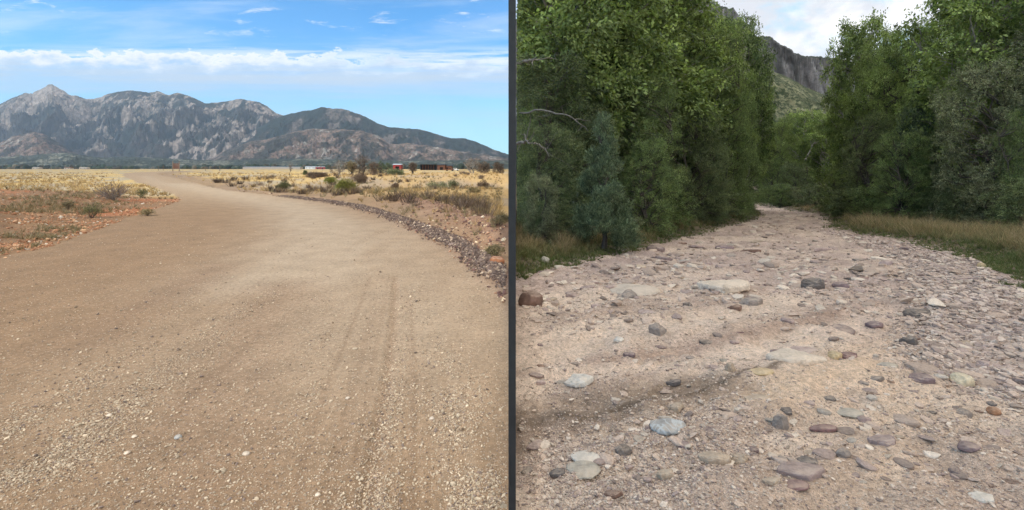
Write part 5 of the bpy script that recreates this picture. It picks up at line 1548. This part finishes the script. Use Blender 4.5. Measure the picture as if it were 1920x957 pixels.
def truck(px, Y, body, label):
    X = (px - 960) * Y / F; z0 = zL(X, Y); t_ = thing('pickup_truck', label, 'truck', (X, Y, z0))
    mb = MB()
    prof = [(-2.6, .5), (2.6, .5), (2.6, 1.05), (1.3, 1.15), (.8, 1.8), (-.5, 1.85), (-.8, 1.15), (-2.6, 1.15)]
    n = len(prof); V = [(x, -.95, z) for x, z in prof] + [(x, .95, z) for x, z in prof]
    mb.add(V, [(i, (i + 1) % n, n + (i + 1) % n, n + i) for i in range(n)])
    mb.add(V, [(0, 1, 2), (0, 2, 3), (0, 3, 6), (0, 6, 7), (3, 4, 5), (3, 5, 6), (n, n + 2, n + 1), (n, n + 3, n + 2), (n, n + 6, n + 3), (n, n + 7, n + 6), (n + 3, n + 5, n + 4), (n + 3, n + 6, n + 5)])
    link('body', mb.mesh('body', body), t_)
    g = MB(); g.box(-.35, .65, -.965, -.955, 1.25, 1.7); link('window', g.mesh('window', B_shade), t_)
    for x in (-1.7, 1.7):
        for y in (-.9, .9):
            w = MB(); w.tube([(x, y - .13, .42), (x, y + .13, .42)], [.42, .42], 14); w.tube([(x, y - .131, .42), (x, y - .14, .42)], [.41, .01], 14)
            link('wheel', w.mesh('wheel', B_shade), t_)
truck(853, 300, B_white, 'white pickup truck parked right of the low rusty shed')
truck(843.5, 290, B_rust, 'rust-coloured pickup truck parked in front of the low rusty shed')

def loading_gate():
    Y = 260; X0, X1 = (324 - 960) * Y / F, (336 - 960) * Y / F
    t_ = thing('pipe_gate', 'rusty red gate between two tall posts far out on the plain', 'gate', ((X0 + X1) / 2, Y, 0)); w = X1 - X0
    for s_ in (-1, 1):
        mb = MB(); mb.tube([(s_ * w / 2, 0, -.3), (s_ * w / 2, 0, 5.4)], [.22, .18], 8); link('gatepost', mb.mesh('gatepost', wall_mat('weathered_wood', (.25, .17, .115))), t_)
    mb = MB()
    for k in range(6): mb.box(-w / 2 + .25, w / 2 - .25, -.05, .05, 1.4 + k * .5, 1.75 + k * .5)
    for k in range(4): mb.box(-w / 2 + .4 + k * (w - .8) / 3 - .06, -w / 2 + .4 + k * (w - .8) / 3 + .06, .051, .1, 1.3, 4.4)
    link('rail_panel', mb.mesh('rail_panel', B_rust), t_)
loading_gate()
for k, (px, Y, top, lab) in enumerate([(306, 330, 311, 'utility pole left of the rusty red gate'), (385, 300, 312, 'short wooden pole right of the rusty red gate'), (412, 280, 311, 'wooden pole on the plain, farther right of the rusty gate than the short one'), (297, 330, 312, 'leftmost thin pole on the plain')]):
    X = (px - 960) * Y / F; mb = MB(); h = H + (316 - top) * Y / F
    mb.tube([(0, 0, -.3), (0, 0, h)], [.16, .12], 8); mb.box(-.7, .7, -.06, .06, h - .5, h - .35)
    o = link('utility_pole', mb.mesh('utility_pole', wall_mat('pole_wood', (.16, .12, .09))), None, (X, Y, 0), label=lab, category='pole')

def woodland():
    r = np.random.default_rng(801); n = 5200
    px = r.uniform(-220, 957, n); Y = 1060 + 700 * r.uniform(0, 1, n) ** 1.2
    X = (px - 960) * Y / F
    S = r.uniform(2.0, 4.6, n) * (1 + .5 * fbm(px * .02, Y * .004, 3, 803)); 
    keep = (fbm(px * .03, Y * .003, 4, 805) > .40) & (X < -.02 * Y - 6)
    X, Y, S = X[keep], Y[keep], S[keep]; n = len(X)
    temps = [stone_shape(ICO2, 820 + i, f, l, 3, .8, .16) for i, (f, l) in enumerate([(.9, 1.1), (.7, 1.3), (1.1, 1.0), (.6, 1.6)])]
    b = r.uniform(.6, 1.4, (n, 1)); t = r.uniform(0, 1, (n, 1))
    col = np.where(t < .7, np.array([[.040, .055, .033]]), np.where(t < .9, np.array([[.075, .068, .045]]), np.array([[.13, .11, .07]]))) * b
    scatter_mesh('distant_woodland', temps, np.stack([X, Y, 0 * X], 1), S, M_peb, col, .2, 9, False, .12, kind='stuff')
woodland()
# ------------------------------------------------------------------ haze
HAZE = True
if HAZE:
    mb = MB(); mb.box(-13500, 13500, -150, 5600, -60, 960)
    m, t, out = new_mat('haze')
    pv = t.node('ShaderNodeVolumePrincipled')
    pv.inputs['Color'].default_value = (0.72, 0.86, 1.0, 1)
    pv.inputs['Density'].default_value = 0.000075
    pv.inputs['Anisotropy'].default_value = 0.0
    t.l.new(pv.outputs[0], out.inputs['Volume'])
    hz = link('haze', mb.mesh('haze', m), kind='stuff')
